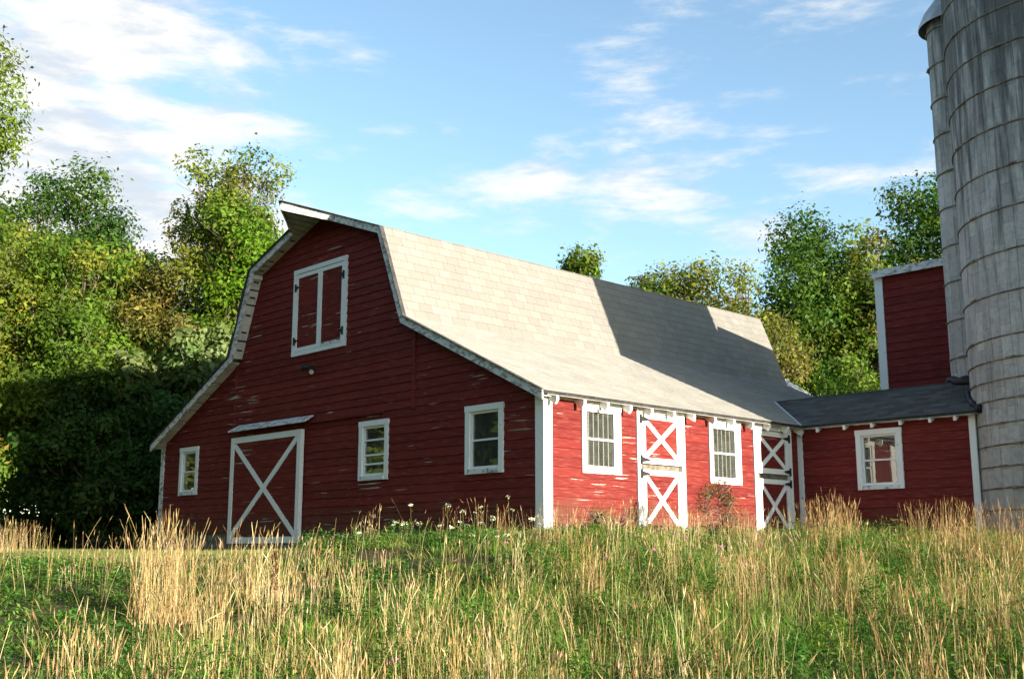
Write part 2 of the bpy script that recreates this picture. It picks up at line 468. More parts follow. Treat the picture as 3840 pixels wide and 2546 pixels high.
def window(fr, parent, a0, a1, z0, z1, style='two', tw=0.11, sill=True, seed=0, label=None):
    """outer trim rectangle; returns the trim mesh with sash, panes, sill as sub-parts"""
    n1 = 0.055
    mb = MB()
    fr.box(mb, a0, a0+tw, z0, z1-tw, -0.05, n1); fr.box(mb, a1-tw, a1, z0, z1-tw, -0.05, n1)
    fr.box(mb, a0-0.01, a1+0.01, z1-tw, z1, -0.05, n1+0.006)
    win = mb.build('window', 'white', parent)
    if label: win['label'] = label
    s = MB(); b0, b1 = z0, z0+0.085
    fr.box(s, a0+tw, a1-tw, b0, b1, -0.05, n1+(0.03 if sill else -0.004)); s.build('sill', 'worn', win)
    i0, i1, j0, j1 = a0+tw, a1-tw, b1, z1-tw
    sw = 0.045
    rails = {'two': [0.5], 'bars': [0.5], 'four': [0.24, 0.42, 0.72]}[style]
    # sash: outer frame, meeting rail set slightly apart in depth
    sh = MB()
    fr.box(sh, i0, i0+sw, j0, j1, -0.045, 0.018); fr.box(sh, i1-sw, i1, j0, j1, -0.045, 0.018)
    fr.box(sh, i0+sw, i1-sw, j0, j0+sw*1.2, -0.045, 0.016); fr.box(sh, i0+sw, i1-sw, j1-sw, j1, -0.045, 0.016)
    sh.build('sash', 'white', win)
    H = j1-j0; lv = [j0+sw*1.2] + [j0+H*q for q in rails] + [j1-sw]
    for q in rails:
        rl = MB(); fr.box(rl, i0+sw, i1-sw, j0+H*q-0.018, j0+H*q+0.018, -0.045, 0.012); rl.build('meeting_rail', 'white', win)
    for k in range(len(lv)-1):
        p = MB(); n = -0.010 if k % 2 == 0 else -0.022
        fr.box(p, i0+sw-0.01, i1-sw+0.01, lv[k]-0.005, lv[k+1]+0.005, n-0.003, n); p.build('pane', 'glass', win)
    if style == 'bars':
        for k in range(5):
            q = MB(); a = i0+sw+(i1-i0-2*sw)*(k+0.75)/5.5
            q.tube([fr(a, j0, -0.042), fr(a, j1, -0.042)], 0.009, 6); q.build('bar', 'white', win)
    return win

def x_leaf(fr, parent, name, a0, a1, z0, z1, n0, n1, st=0.12, br=0.10, rail_b=True, rail_h=None, expo=0.17, seed=0, brace=True):
    """door leaf: red boards with white stiles, rails and a crossed brace"""
    rail_h = rail_h or st
    r = random.Random(seed)
    core = MB(); fr.box(core, a0+0.004, a1-0.004, z0+0.004, z1-0.004, n0, n0+0.02)
    leaf = core.build(name, 'red', parent)
    z = z0; nb = n0+0.022
    while z < z1-0.03:
        zt = min(z+expo*r.uniform(0.96, 1.04), z1)
        if z1-zt < 0.06: zt = z1
        mb = MB(); fr.box(mb, a0+0.005, a1-0.005, z+0.003, zt-0.003, nb, n1-0.022+r.uniform(-0.002, 0.002)); mb.build('door_board', 'red', leaf)
        z = zt
    for q in ((a0, a0+st), (a1-st, a1)):
        mb = MB(); fr.box(mb, q[0], q[1], z0, z1, n0+0.002, n1); mb.build('stile', 'white', leaf)
    for q in (((z0, z0+rail_h),) if rail_b else ())+((z1-rail_h, z1),):
        mb = MB(); fr.box(mb, a0+st, a1-st, q[0], q[1], nb, n1-0.003); mb.build('rail', 'white', leaf)
    if brace:
        b0 = (a0+st, z0+(rail_h if rail_b else 0.02)); b1 = (a1-st, z1-rail_h)
        dx, dz = br*0.42, br*0.30
        p = [(b0[0]+dx*0.3, b0[1]+dz), (b1[0]-dx*0.3, b1[1]-dz)]
        q = [(b0[0]+dx*0.3, b1[1]-dz), (b1[0]-dx*0.3, b0[1]+dz)]
        mb = MB(); fr.bar(mb, p[0], p[1], br, nb, n1-0.006); mb.build('brace', 'white', leaf)
        mid = ((p[0][0]+p[1][0])/2, (p[0][1]+p[1][1])/2)
        L = math.hypot(q[1][0]-q[0][0], q[1][1]-q[0][1]); u = ((q[1][0]-q[0][0])/L, (q[1][1]-q[0][1])/L)
        mb = MB(); fr.bar(mb, q[0], q[1], br, nb, n1-0.009)
        mb.build('brace', 'white', leaf)
    return leaf
def strap_hinge(fr, parent, a, z, n, direction, length=0.2):
    mb = MB()
    fr.box(mb, a-0.03, a+0.03, z-0.085, z+0.085, n, n+0.012)
    mb.prism([fr(a, z-0.05, n+0.012), fr(a, z+0.05, n+0.012), fr(a+direction*length, z+0.012, n+0.012), fr(a+direction*length, z-0.012, n+0.012)], fr.N*0.006)
    mb.tube([fr(a, z-0.085, n+0.012), fr(a, z+0.085, n+0.012)], 0.011, 6)
    mb.build('hinge', 'black', parent)

# ------------------------------------------------------------------ barn
CX = -6.881; BW = 13.762; BL = 13.0; OV = 0.32; EV = 0.213
EZ, K1, H1, K2, H2, RZ = 2.205, 2.52, 6.02, 3.32, 4.032, 6.955
LR = 13.2
CXR = CX+0.07                                # roof centre line
BASE = -0.06
barn = empty('barn', (0, 0, 0))
tag(barn, 'large red gambrel barn with white trim, hay hood and shingled roof', 'barn')
prof = [(BW/2+EV, EZ), (K2, H2), (K1, H1), (0.0, RZ)]       # half profile of the roof top surface, distance from centre line
def half_width(z, drop=0.10):
    """inner half width of the gable at height z (under the deck)"""
    z = z+drop
    if z <= EZ+(EV)*(H2-EZ)/(BW/2+EV-K2): return BW/2
    for (x0, z0), (x1, z1) in zip(prof[:-1], prof[1:]):
        if z <= z1: return min(BW/2, x0+(x1-x0)*(z-z0)/(z1-z0))
    return 0.02
lo = lambda z: max(-BW, CXR-half_width(z))
hi = lambda z: min(0.0, CXR+half_width(z))
DOOR = (-10.145, -7.226, -0.297, 2.129)
LOFT = (-7.85, -5.81, 3.79, 5.765)
GW = [(-12.792, -11.872, 0.886, 2.073, 'two'), (-5.239, -4.276, 0.921, 2.121, 'four'), (-1.971, -0.962, 0.892, 2.139, 'two')]
ghol = [(a0+0.05, a1-0.05, z0+0.03, z1-0.05) for a0, a1, z0, z1, _ in GW] + [(LOFT[0]+0.06, LOFT[1]-0.06, LOFT[2]+0.06, LOFT[3]-0.06)]
gwall = sheathing(G, BASE, RZ-0.12, lo, hi, ghol, 0.25).build('gable_wall', 'dark', barn)
siding(G, gwall, BASE, RZ-0.14, 0.168, lambda z: lo(z)+0.0, lambda z: hi(z), ghol, seams=[(-3.515, 2.27, 3.74), (-10.25, 2.34, 3.85)], seed=3)
SW = [(0.926, 1.970, 0.880, 2.137), (4.662, 5.733, 0.845, 2.112)]
SD = [(2.429, 3.862, 0.0, 2.157), (6.198, 7.631, 0.0, 2.11)]
shol = [(a0+0.05, a1-0.05, z0+0.03, z1-0.05) for a0, a1, z0, z1 in SW] + [(a0+0.05, a1-0.05, z0, z1-0.04) for a0, a1, z0, z1 in SD]
swall = sheathing(S, BASE, 2.24, lambda z: 0.06, lambda z: BL, shol, 0.5).build('side_wall', 'dark', barn)
siding(S, swall, BASE, 2.16, 0.170, lambda z: 0.036, lambda z: WY-0.0, shol, max_len=4.0, seed=5)
mb = MB(); mb.box(-BW, -BW+0.06, 0.07, BL, BASE, 2.25); mb.build('far_side_wall', 'red', barn)
Gb = Frame((0, BL, 0), (1, 0, 0), (0, 1, 0))
sheathing(Gb, BASE, RZ-0.12, lo, hi, [], 0.25).build('back_gable_wall', 'red', barn)
mb = MB(); mb.box(-BW+0.02, -0.02, 0.02, BL-0.02, -1.0, BASE-0.003); mb.build('foundation', 'stone', barn)
mb = MB(); mb.box(CX-5.6, CX+5.6, 0.08, BL-0.08, 2.45, 2.52); mb.build('loft_floor', 'dark', barn)

# vertical red battens of the raised centre section
for a, z0, z1 in ((-3.515, 2.25, 3.76), (-10.25, 2.32, 3.86)):
    mb = MB(); G.box(mb, a-0.055, a+0.055, z0, z1, 0.0, 0.046); mb.build('batten', 'red', barn)
# corner boards
def corner(fr, a0, a1, z0, z1, n1, parent, mat='white', n0=-0.01):
    mb = MB(); fr.box(mb, a0, a1, z0, z1, n0, n1); return mb.build('corner_board', mat, parent)
corner(G, -0.155, 0.048, BASE-0.05, 2.235, 0.048, barn)
corner(S, -0.044, 0.17, BASE-0.05, 2.20, 0.046, barn)
corner(G, -BW-0.045, -BW+0.12, BASE-0.05, 2.22, 0.048, barn, 'worn')
mb = MB(); S.box(mb, 0.175, WY-0.03, 2.125, 2.262, -0.003, 0.036); mb.build('frieze_board', 'white', barn)

WL = ['narrow window with white trim at the far left', 'window with uneven sash bars beside the sliding door', 'tall window with flaking sill near the corner']
for i, (a0, a1, z0, z1, stl) in enumerate(GW):
    window(G, barn, a0, a1, z0, z1, stl, seed=i, label=WL[i])
for i, (a0, a1, z0, z1) in enumerate(SW):
    window(S, barn, a0, a1, z0, z1, 'bars', tw=0.112, sill=False, seed=10+i)
    mb = MB(); S.box(mb, a0, a1, z1+0.003, 2.20, 0.0, 0.05); mb.build('head_trim', 'white', barn)

# sliding barn door hung on a track
d0, d1, dz0, dz1 = DOOR
leaf = x_leaf(G, barn, 'sliding_door', d0, d1, dz0, dz1, 0.05, 0.145, st=0.135, br=0.125, rail_b=True, expo=0.168, seed=4)
leaf['label'] = 'wide red sliding door with white border and cross brace'
mb = MB(); mb.prism([G(-10.0, 2.40, 0.03), G(-6.93, 2.385, 0.03), G(-6.89, 2.25, 0.27), G(-10.10, 2.25, 0.27)], (0, 0, 0.035)); mb.build('door_canopy', 'worn', barn)
mb = MB(); G.box(mb, -7.0, -4.45, 2.235, 2.285, 0.03, 0.09); mb.build('door_track', 'red', barn)
mb = MB(); G.box(mb, d0-0.1, d1+0.1, -0.42, -0.33, 0.0, 0.3); mb.build('door_sill', 'stone', barn)

# hay-loft double door
a0, a1, z0, z1 = LOFT
tr = MB()
G.box(tr, a0, a0+0.10, z0+0.09, z1-0.10, -0.05, 0.06); G.box(tr, a1-0.10, a1, z0+0.09, z1-0.10, -0.05, 0.06)
G.box(tr, a0, a1, z1-0.10, z1, -0.05, 0.066); G.box(tr, a0, a1, z0, z0+0.09, -0.05, 0.066)
loft = tr.build('loft_door', 'white', barn)
am = (a0+a1)/2+0.02
for p, q in ((a0+0.105, am-0.003), (am+0.003, a1-0.105)):
    core = MB(); G.box(core, p, q, z0+0.095, z1-0.105, -0.03, 0.012); lf = core.build('leaf', 'red', loft)
    z = z0+0.10
    while z < z1-0.13:
        zt = min(z+0.168, z1-0.11)
        b_ = MB(); G.box(b_, p+0.002, q-0.002, z+0.003, zt-0.002, 0.013, 0.030); b_.build('door_board', 'red', loft); z = zt
    for st in ((p, p+0.065), (q-0.075, q)):
        b_ = MB(); G.box(b_, st[0], st[1], z0+0.10, z1-0.11, 0.031, 0.056); b_.build('stile', 'white', loft)
    for rl in ((z0+0.10, z0+0.18), (z1-0.20, z1-0.115)):
        b_ = MB(); G.box(b_, p+0.066, q-0.076, rl[0], rl[1], 0.031, 0.053); b_.build('rail', 'worn' if rl[0] < 4.2 and p > am else 'white', loft)
for a, z, dr in ((a0+0.10, 5.35, 1), (a0+0.10, 4.13, 1), (a1-0.10, 5.35, -1), (a1-0.10, 4.13, -1)):
    strap_hinge(G, loft, a, z, 0.066, dr, 0.15)

# Dutch doors
for i, (a0, a1, z0, z1) in enumerate(SD):
    t_ = 0.10
    tr = MB()
    S.box(tr, a0, a0+t_, BASE, z1-0.06, -0.05, 0.055); S.box(tr, a1-t_, a1, BASE, z1-0.06, -0.05, 0.055)
    S.box(tr, a0, a1, z1-0.06, 2.20, -0.05, 0.060)
    frm = tr.build('door_frame', 'white', barn)
    b = MB(); S.box(b, a0+t_, a1-t_, 0.98, 1.16, -0.05, -0.025); b.build('stop_board', 'bare', frm)
    up = x_leaf(S, barn, 'upper_door_leaf', a0+t_+0.008, a1-t_-0.008, 1.135, z1-0.075, -0.02, 0.05, st=0.14, br=0.095, rail_h=0.11, seed=20+i)
    low = x_leaf(S, barn, 'lower_door_leaf', a0+t_+0.008, a1-t_-0.008, -0.02, 1.02, -0.02, 0.05, st=0.14, br=0.095, rail_h=0.10, rail_b=False, seed=30+i)
    side = 1 if i == 0 else -1
    ah = (a0+t_) if i == 0 else (a1-t_)
    for lf, zz_ in ((up, z1-0.20), (up, 1.20), (low, 0.94)):
        strap_hinge(S, lf, ah, zz_, 0.056, side, 0.24)
    b = MB(); S.box(b, (a1-t_-0.12) if i == 0 else (a0+t_-0.02), (a1-t_+0.05) if i == 0 else (a0+t_+0.14), 0.955, 0.985, 0.052, 0.066); b.build('latch', 'galv', low)

# ---- roof decks
def P3(d, z, y): return Vector((CXR+d, y, z))
def slope_frame(i, sgn):
    (x0, z0), (x1, z1) = prof[i], prof[i+1]
    A = P3(sgn*x0, z0, 0); B = P3(sgn*x1, z1, 0)
    u = (B-A); Ls = u.length; u.normalize()
    n = Vector((-u.z, 0, u.x)) if sgn < 0 else Vector((-u.z, 0, u.x))
    if n.z < 0: n = -n
    return A, u, n, Ls
YT = -1.135                                  # tip of the hay hood
PD = 0.83                                    # half width where the hood starts
pz = RZ-(RZ-H1)*PD/K1
decks = {}
nm = ['lower_roof', 'steep_roof', 'upper_roof']
for sgn in (1, -1):
    for i in range(3):
        A, u, n, Ls = slope_frame(i, sgn)
        th = 0.05
        y0 = -OV+0.002
        if i < 2: poly = [A+Vector((0, y0, 0)), A+u*Ls+Vector((0, y0, 0)), A+u*Ls+Vector((0, LR, 0)), A+Vector((0, LR, 0))]
        else:
            pp = P3(sgn*PD, pz, y0)
            poly = [A+Vector((0, y0, 0)), pp, P3(0, RZ, YT), P3(0, RZ, LR), A+Vector((0, LR, 0))]
        poly = [q-n*0.014 for q in poly]
        mb = MB().prism(poly, -n*th)
        decks[(i, sgn)] = mb.build(nm[i], 'felt', barn)
def shingle_mesh(wd, ex, th, jit, r):
    """one shingle tab: local x along the course, y up the slope, z off the slope"""
    L = ex*1.12
    b0, b1 = r.uniform(-jit, jit), r.uniform(-jit, jit)
    q_ = 0.0022
    v = [(q_, b0, 0), (wd-q_, b1, 0), (wd-q_, L, -0.006), (q_, L, -0.006), (q_, b0, th), (wd-q_, b1, th*r.uniform(0.75, 1.3)), (wd-q_, L, 0.001), (q_, L, 0.001)]
    f = [(3, 2, 1, 0), (4, 5, 6, 7), (0, 1, 5, 4), (1, 2, 6, 5), (2, 3, 7, 6), (3, 0, 4, 7)]
    return v, f
def lay_shingles(parent, A, u, n, Ls, y0, y1, along, ex, wd, mat, n_obj, sort_pt, name='shingle', th=0.010, seed=0, clip=None):
    r = random.Random(seed)
    along = Vector(along)
    if along.cross(u).dot(n) < 0: A = A+along*(y1+y0); along = -along; y0, y1 = y0, y1
    items = []
    rows = max(1, round(Ls/ex)); ex = Ls/rows
    for k in range(rows):
        p = y0 - (0.5*wd if k % 2 else 0.0) - r.uniform(0, 0.05)
        while p < y1:
            w0, w1 = max(p, y0), min(p+wd, y1)
            if w1-w0 > 0.03:
                c = A+along*w0+u*(k*ex-(0.012 if k == 0 else 0))
                if clip is None or clip(c+along*(w1-w0)*0.5+u*ex*0.5): items.append((c, w1-w0))
            p += wd
    items.sort(key=lambda q: (q[0]-sort_pt).length)
    variants = {}
    rot = Matrix((along, u, n)).transposed()
    org = world_loc(parent)
    for j, (c, wdt) in enumerate(items[:n_obj]):
        key = (round(wdt, 3), r.randrange(5) if abs(wdt-wd) < 1e-4 else 0)
        if key not in variants:
            v, f = shingle_mesh(wdt, ex, th, 0.006, r); me = bpy.data.meshes.new(name); me.from_pydata(v, [], f); variants[key] = me
        o = link(name, variants[key], mat, parent)
        o.matrix_local = Matrix.Translation(c-org) @ rot.to_4x4()
    if len(items) > n_obj:
        mb = MB()
        for c, wdt in items[n_obj:]:
            v, f = shingle_mesh(wdt, ex, th, 0.006, r)
            mb.add([c+along*q[0]+u*q[1]+n*q[2] for q in v], f)
        o = mb.build('shingle_field', mat, parent, recalc=False); o['kind'] = 'stuff'
for i, n_obj in ((1, 300), (0, 0), (2, 0)):
    A, u, n, Ls = slope_frame(i, 1)
    clip = None
    if i == 0:
        def clip(q):     # the wing roof covers the corner behind the valley
            return not (q.x > -1.36 and q.y > 7.80 and q.y > 7.80 + (0.2-q.x)*0.94 and q.y < 10.7)
    lay_shingles(decks[(i, 1)], A, u, n, Ls, -OV-0.015, LR, (0, 1, 0), 0.192, 0.33, 'shingle', n_obj, Vector((CX+K1, -0.2, 5.2)), seed=40+i, clip=clip)
# ridge and hip caps in view, hood covering
def hood_cover(sgn):
    A, u, n, Ls = slope_frame(2, sgn)
    q = [P3(sgn*PD, pz, -OV+0.001)+u*0.0, P3(0, RZ, YT-0.02), P3(0, RZ, -OV+0.001)]
    mb = MB().prism([v+n*0.002-n*0.012 for v in q], n*0.016)
    mb.build('hood_shingles', 'shingle', barn)
hood_cover(1); hood_cover(-1)
A, u, n, Ls = slope_frame(2, -1)
mb = MB().prism([A+Vector((0, -OV-0.015, 0))-n*0.012, A+u*Ls+Vector((0, -OV-0.015, 0))-n*0.012, A+u*Ls+Vector((0, LR, 0))-n*0.012, A+Vector((0, LR, 0))-n*0.012], n*0.018)
mb.build('shingle_sheet', 'shingle', decks[(2, -1)])
# lifting shingle edge along the rakes
for sgn in (1, -1):
    for i in range(3):
        A, u, n, Ls = slope_frame(i, sgn)
        end = A+u*Ls if i < 2 else P3(sgn*PD, pz, 0)
        r = random.Random(i*3+sgn)
        seg = max(3, int((end-A).length/0.3)); pts = []
        for k in range(seg):
            p0 = A+(end-A)*(k/seg); p1 = A+(end-A)*((k+1)/seg)
            pts.append((p0, p1, r.uniform(0.0, 0.03)))
        mb = MB()
        for p0, p1, e in pts:
            mb.prism([p0+Vector((0, -OV-0.035-e, 0))+n*0.001, p1+Vector((0, -OV-0.035-e, 0))+n*0.001, p1+Vector((0, -OV+0.05, 0))+n*0.001, p0+Vector((0, -OV+0.05, 0))+n*0.001], n*0.013)
        mb.build('drip_edge', 'felt', barn)
    mb = MB()
    A, u, n, Ls = slope_frame(2, sgn)
    a, b = P3(sgn*PD, pz, -OV), P3(0, RZ, YT)
    d = (b-a).normalized(); out = d.cross(n).normalized()
    if out.y > 0: out = -out
    mb.prism([a+n*0.005, b+n*0.005, b+out*0.05+n*0.005, a+out*0.05+n*0.005], n*0.014)
    mb.build('drip_edge', 'felt', barn)

# ---- rake boards (bargeboards) following the gambrel
RB = 0.15
for sgn in (1, -1):
    pts = [P3(sgn*x, z, -OV) for x, z in prof[:3]] + [P3(sgn*PD, pz, -OV)]
    nrm = [slope_frame(i, sgn)[2] for i in range(3)]
    # mitred lower edge
    low_pts = []
    for k, p in enumerate(pts):
        ns = [nrm[j] for j in (k-1, k) if 0 <= j < 3]
        if len(ns) == 2:
            m_ = (ns[0]+ns[1]).normalized(); low_pts.append(p-m_*RB/m_.dot(ns[0]))
        elif k == 0: low_pts.append(p+Vector((0, 0, -RB/ns[0].z)))
        else: low_pts.append(p-ns[0]*RB)
    for k in range(3):
        off = nrm[k]*-0.004
        mb = MB().prism([pts[k]+off, pts[k+1]+off, low_pts[k+1], low_pts[k]], (0, 0.032, 0))
        mb.build('rake_board', 'worn', barn)
    # hood board
    n = nrm[2]; a, b = pts[3], P3(0, RZ, YT)
    d = (b-a).normalized(); out = d.cross(n).normalized()
    if out.y > 0: out = -out
    dn = Vector((0, 0, -1))
    mb = MB().prism([a-n*0.004, b-n*0.004, b+dn*0.20, a-n*RB], -out*0.03)
    mb.build('hood_board', 'worn', barn)
    # boards closing the hood underneath
    for k in range(5):
        t0, t1 = k/5, (k+1)/5-0.02
        def q(t, end):
            base = P3(sgn*PD*(1-t), pz+(RZ-pz)*t, 0)-n*0.10
            return Vector((base.x, (-OV+(YT+OV)*t+0.03) if end else -0.02, base.z))
        mb = MB().prism([q(t0+0.01, 1), q(t1, 1), q(t1, 0), q(t0+0.01, 0)], -n*0.016); mb.build('hood_soffit_board', 'soffit', barn)
    # soffit boards under the rake overhang, with open slots
    for i in range(3):
        A, u, n, Ls = slope_frame(i, sgn)
        Lx = Ls if i < 2 else (P3(sgn*PD, pz, 0)-A).length
        k = 0; s0 = 0.02
        rr = random.Random(50+i+sgn)
        while s0 < Lx-0.05:
            s1 = min(s0+rr.uniform(0.30, 0.52), Lx-0.01)
            m_ = 0.095
            p = [A+u*s0-n*m_, A+u*s1-n*m_]
            mb = MB().prism([p[0]+Vector((0, -OV+0.034, 0)), p[1]+Vector((0, -OV+0.034, 0)), p[1]+Vector((0, -0.03, 0)), p[0]+Vector((0, -0.03, 0))], -n*0.016)
            sb = mb.build('soffit_board', 'soffit', barn)
            if s1-s0 > 0.25 and i > 0:
                q_ = A+u*(s0+(s1-s0)*0.5)-n*(m_+0.016)
                MB().prism([q_+Vector((0, -OV+0.10, 0))-u*0.022, q_+Vector((0, -0.08, 0))-u*0.022, q_+Vector((0, -0.08, 0))+u*0.022, q_+Vector((0, -OV+0.10, 0))+u*0.022], -n*0.003).build('vent_dark_strip', 'black', sb)  # solid black strip drawn for the dark inside a vent slot
            s0 = s1+rr.choice((0.004, 0.045, 0.05))
# purlin ends poking out under the knuckles on the left rake
for (x, z) in (prof[2],):
    mb = MB(); c = P3(-x, z-0.20, 0); mb.box(c.x+0.02, c.x+0.10, -OV+0.04, -0.04, c.z-0.02, c.z+0.08); mb.build('purlin_end', 'soffit', barn)
# ---- rafter tails along the eave
A, u, n, Ls = slope_frame(0, 1)
ty = [0.10, 0.79, 1.41, 2.04, 2.64, 3.32, 3.94, 4.62, 5.26, 5.92, 6.56, 7.23, 7.80]
rt = random.Random(9)
for y in ty:
    hgt = rt.uniform(0.13, 0.16); x_out = 0.25
    a = Vector((x_out, y-0.03, EZ+(EV+0.07-x_out)*0.485-0.075)); b_ = Vector((-0.03, y-0.03, EZ+(EV+0.10)*0.485-0.075))
    mb = MB().prism([a, b_, b_+Vector((0, 0, -hgt)), a+Vector((-0.05 if rt.random() < 0.5 else -0.015, 0, -hgt)), a+Vector((0.0, 0, -hgt*0.55))], (0, 0.06, 0))
    mb.build('rafter_tail', 'worn' if rt.random() < 0.35 else 'white', barn)
mb = MB()
for y0_, y1_ in zip([-0.2]+ty, ty+[8.0]):
    mb.prism([Vector((0.265, y0_+0.03, EZ-0.066)), Vector((0.265, y1_-0.03, EZ-0.066)), Vector((-0.02, y1_-0.03, EZ+0.07)), Vector((-0.02, y0_+0.03, EZ+0.07))], (0, 0, 0.004))
mb.build('eave_soffit', 'soffit', barn)

# ------------------------------------------------------------------ floodlight on the gable
fl = empty('floodlight', (-7.02, -0.035, 3.40))
tag(fl, 'small black twin floodlight fixed above the sliding door', 'floodlight')
mb = MB(); mb.tube([(-7.02, -0.033, 3.44), (-7.02, -0.075, 3.44)], [0.075, 0.065], 14); mb.build('mount', 'black', fl)
for dx, dz, tz in ((-0.10, 0.05, 0.04), (0.10, -0.03, -0.07)):
    c = Vector((-7.02+dx, -0.12, 3.43+dz))
    mb = MB().tube([(-7.02+dx*0.3, -0.07, 3.44), c], 0.016, 6); mb.build('arm', 'black', fl)
    d = Vector((dx*1.2, -0.10, tz-0.06)).normalized()
    hd = MB().tube([c-d*0.05, c, c+d*0.05, c+d*0.12], [0.02, 0.045, 0.06, 0.068], 12); hdo = hd.build('lamp_head', 'black', fl, True)
    MB().tube([c+d*0.118, c+d*0.128], [0.056, 0.05], 12).build('lens', 'lens', hdo)

# ------------------------------------------------------------------ connecting wing
wing = empty('connecting_wing', (2.0, WY, 0))
tag(wing, 'low red wing with dark shingled roof joining the barn to the silo', 'building')
AX = 3.984; WE_Y, WE_Z, WR_Y, WR_Z = 7.70, 2.195, 9.262, 3.00
whol = [(1.441+0.05, 2.466-0.05, 0.776+0.03, 2.019-0.05)]
ww = sheathing(Wf, -0.5, 2.24, lambda z: 0.0, lambda z: AX, whol, 0.5).build('front_wall', 'dark', wing)
siding(Wf, ww, -0.32, 2.20, 0.183, lambda z: 0.033, lambda z: AX, whol, max_len=4.5, seed=11, mat='red2')
corner(Wf, 0.033, 0.155, -0.30, 2.17, 0.045, wing)
corner(Wf, AX-0.11, AX+0.02, -0.15, 2.22, 0.045, wing)
window(Wf, wing, 1.441, 2.466, 0.776, 2.019, 'two', tw=0.115, label='window reflecting the sunlit barn wall')
mb = MB(); mb.box(0.1, AX-0.05, 10.7, 10.78, -0.4, 2.2); mb.build('back_wall', 'dark', wing)
mb = MB(); mb.box(0.1, AX-0.02, WY+0.1, 10.68, -0.5, -0.38); mb.build('floor', 'dark', wing)
mb = MB(); Wf.box(mb, 0.16, AX-0.115, 2.13, 2.23, -0.003, 0.038); mb.build('frieze_board', 'white', wing)
wn = Vector((0, -(WR_Z-WE_Z), WR_Y-WE_Y)).normalized(); wu = Vector((0, WR_Y-WE_Y, WR_Z-WE_Z)); wL = wu.length; wu.normalize()
deck = MB().prism([Vector(q)-wn*0.012 for q in ((0.20, WE_Y, WE_Z), (4.22, WE_Y, WE_Z), (3.75, WR_Y, WR_Z), (-1.40, WR_Y, WR_Z))], -wn*0.05).build('roof', 'felt', wing)
bn = Vector((0, WR_Z-WE_Z, WR_Y-WE_Y)).normalized()
MB().prism([Vector(q)-bn*0.012 for q in ((-1.40, WR_Y+0.001, WR_Z), (3.75, WR_Y+0.001, WR_Z), (3.75, 10.83, WE_Z), (0.15, 10.83, WE_Z))], -bn*0.05).build('back_roof', 'shingle_dark', wing)
def wclip(q):
    # right of the valley with the barn's lower roof, outside the silo shell
    zb = EZ+(EV+0.07-q.x)*0.4853
    return q.z > zb-0.03 or q.x > 0.2
def wclip2(q): return wclip(q) and (Vector((q.x, q.y))-Vector((5.81, 9.38))).length > 2.27
lay_shingles(deck, Vector((0, WE_Y, WE_Z)), wu, wn, wL, -1.45, 4.20, (1, 0, 0), 0.15, 0.33, 'shingle_dark', 0, Vector((0, 0, 0)), seed=61, clip=wclip2)
MB().tube([(-1.36, WR_Y, WR_Z+0.006), (3.3, WR_Y, WR_Z+0.006)], 0.022, 8).build('ridge_cap', 'shingle_dark', wing)
mb = MB()
va, vb = Vector((0.26, WE_Y-0.03, WE_Z)), Vector((-1.37, WR_Y-0.02, WR_Z-0.008))
sd_ = Vector((0.55, 0.55, 0)).normalized()
mb.prism([va-sd_*0.02, va+sd_*0.035, vb+sd_*0.03, vb-sd_*0.02], (0, 0, 0.03)); mb.build('valley_flashing', 'flash', wing)
for x in (0.65, 1.29, 1.92, 2.55, 3.18, 3.69):
    y_out = WE_Y+0.03
    a = Vector((x-0.05, y_out, WE_Z-0.062)); b_ = Vector((x-0.05, WY, WE_Z+0.055))
    MB().prism([a, b_, b_+Vector((0, 0, -0.11)), a+Vector((0, 0.01, -0.095))], (0.06, 0, 0)).build('rafter_tail', 'white', wing)
mb = MB().prism([Vector((0.25, WE_Y+0.01, WE_Z-0.064)), Vector((4.15, WE_Y+0.01, WE_Z-0.064)), Vector((4.1, WY, WE_Z+0.055)), Vector((0.25, WY, WE_Z+0.055))], (0, 0, 0.004)); mb.build('eave_soffit', 'soffit', wing)
# tar where the roof meets the silo and its chute
rr = random.Random(2)
pts = []; rad = []
for k in range(26):
    y = WE_Y-0.02+(WR_Y-WE_Y)*k/25*0.93
    x = 5.81-math.sqrt(2.31**2-(y-9.38)**2)
    pts.append((x-0.02, y, WE_Z+(y-WE_Y)*(WR_Z-WE_Z)/(WR_Y-WE_Y)+0.02)); rad.append(rr.uniform(0.035, 0.085))
MB().tube(pts, rad, 8).build('tar_seal', 'tar', wing, True)
pts = []; rad = []
for k in range(18):
    a = R(150+k*150/17); pts.append((3.44+0.66*math.cos(a), 9.79+0.66*math.sin(a), 3.05+rr.uniform(-0.02, 0.03)-0.06*(k > 9))); rad.append(rr.uniform(0.07, 0.13))
MB().tube(pts, rad, 8).build('tar_seal', 'tar', wing, True)

# ------------------------------------------------------------------ feed tower behind the wing
tower = empty('feed_tower', (2.2, TY, 0))
tag(tower, 'tall narrow dark red shed rising behind the wing beside the silo', 'building')
TX0, TX1, TB = 0.30, 3.95, 13.9
tw_ = sheathing(Tf, -0.5, 6.05, lambda z: TX0, lambda z: TX1, [], 0.8).build('front_wall', 'dark', tower)
siding(Tf, tw_, 1.6, 6.12, 0.19, lambda z: TX0, lambda z: TX1, [], max_len=9, seed=21, mat='red2')
corner(Tf, TX0-0.05, TX0+0.155, -0.4, 6.10, 0.05, tower)
mb = MB(); mb.hexa([(TX0, TY+0.07, -0.5), (TX0+0.06, TY+0.07, -0.5), (TX0+0.06, TB, -0.5), (TX0, TB, -0.5)], [(TX0, TY+0.07, 6.12), (TX0+0.06, TY+0.07, 6.12), (TX0+0.06, TB, 5.68), (TX0, TB, 5.68)]); mb.build('side_wall', 'red', tower)
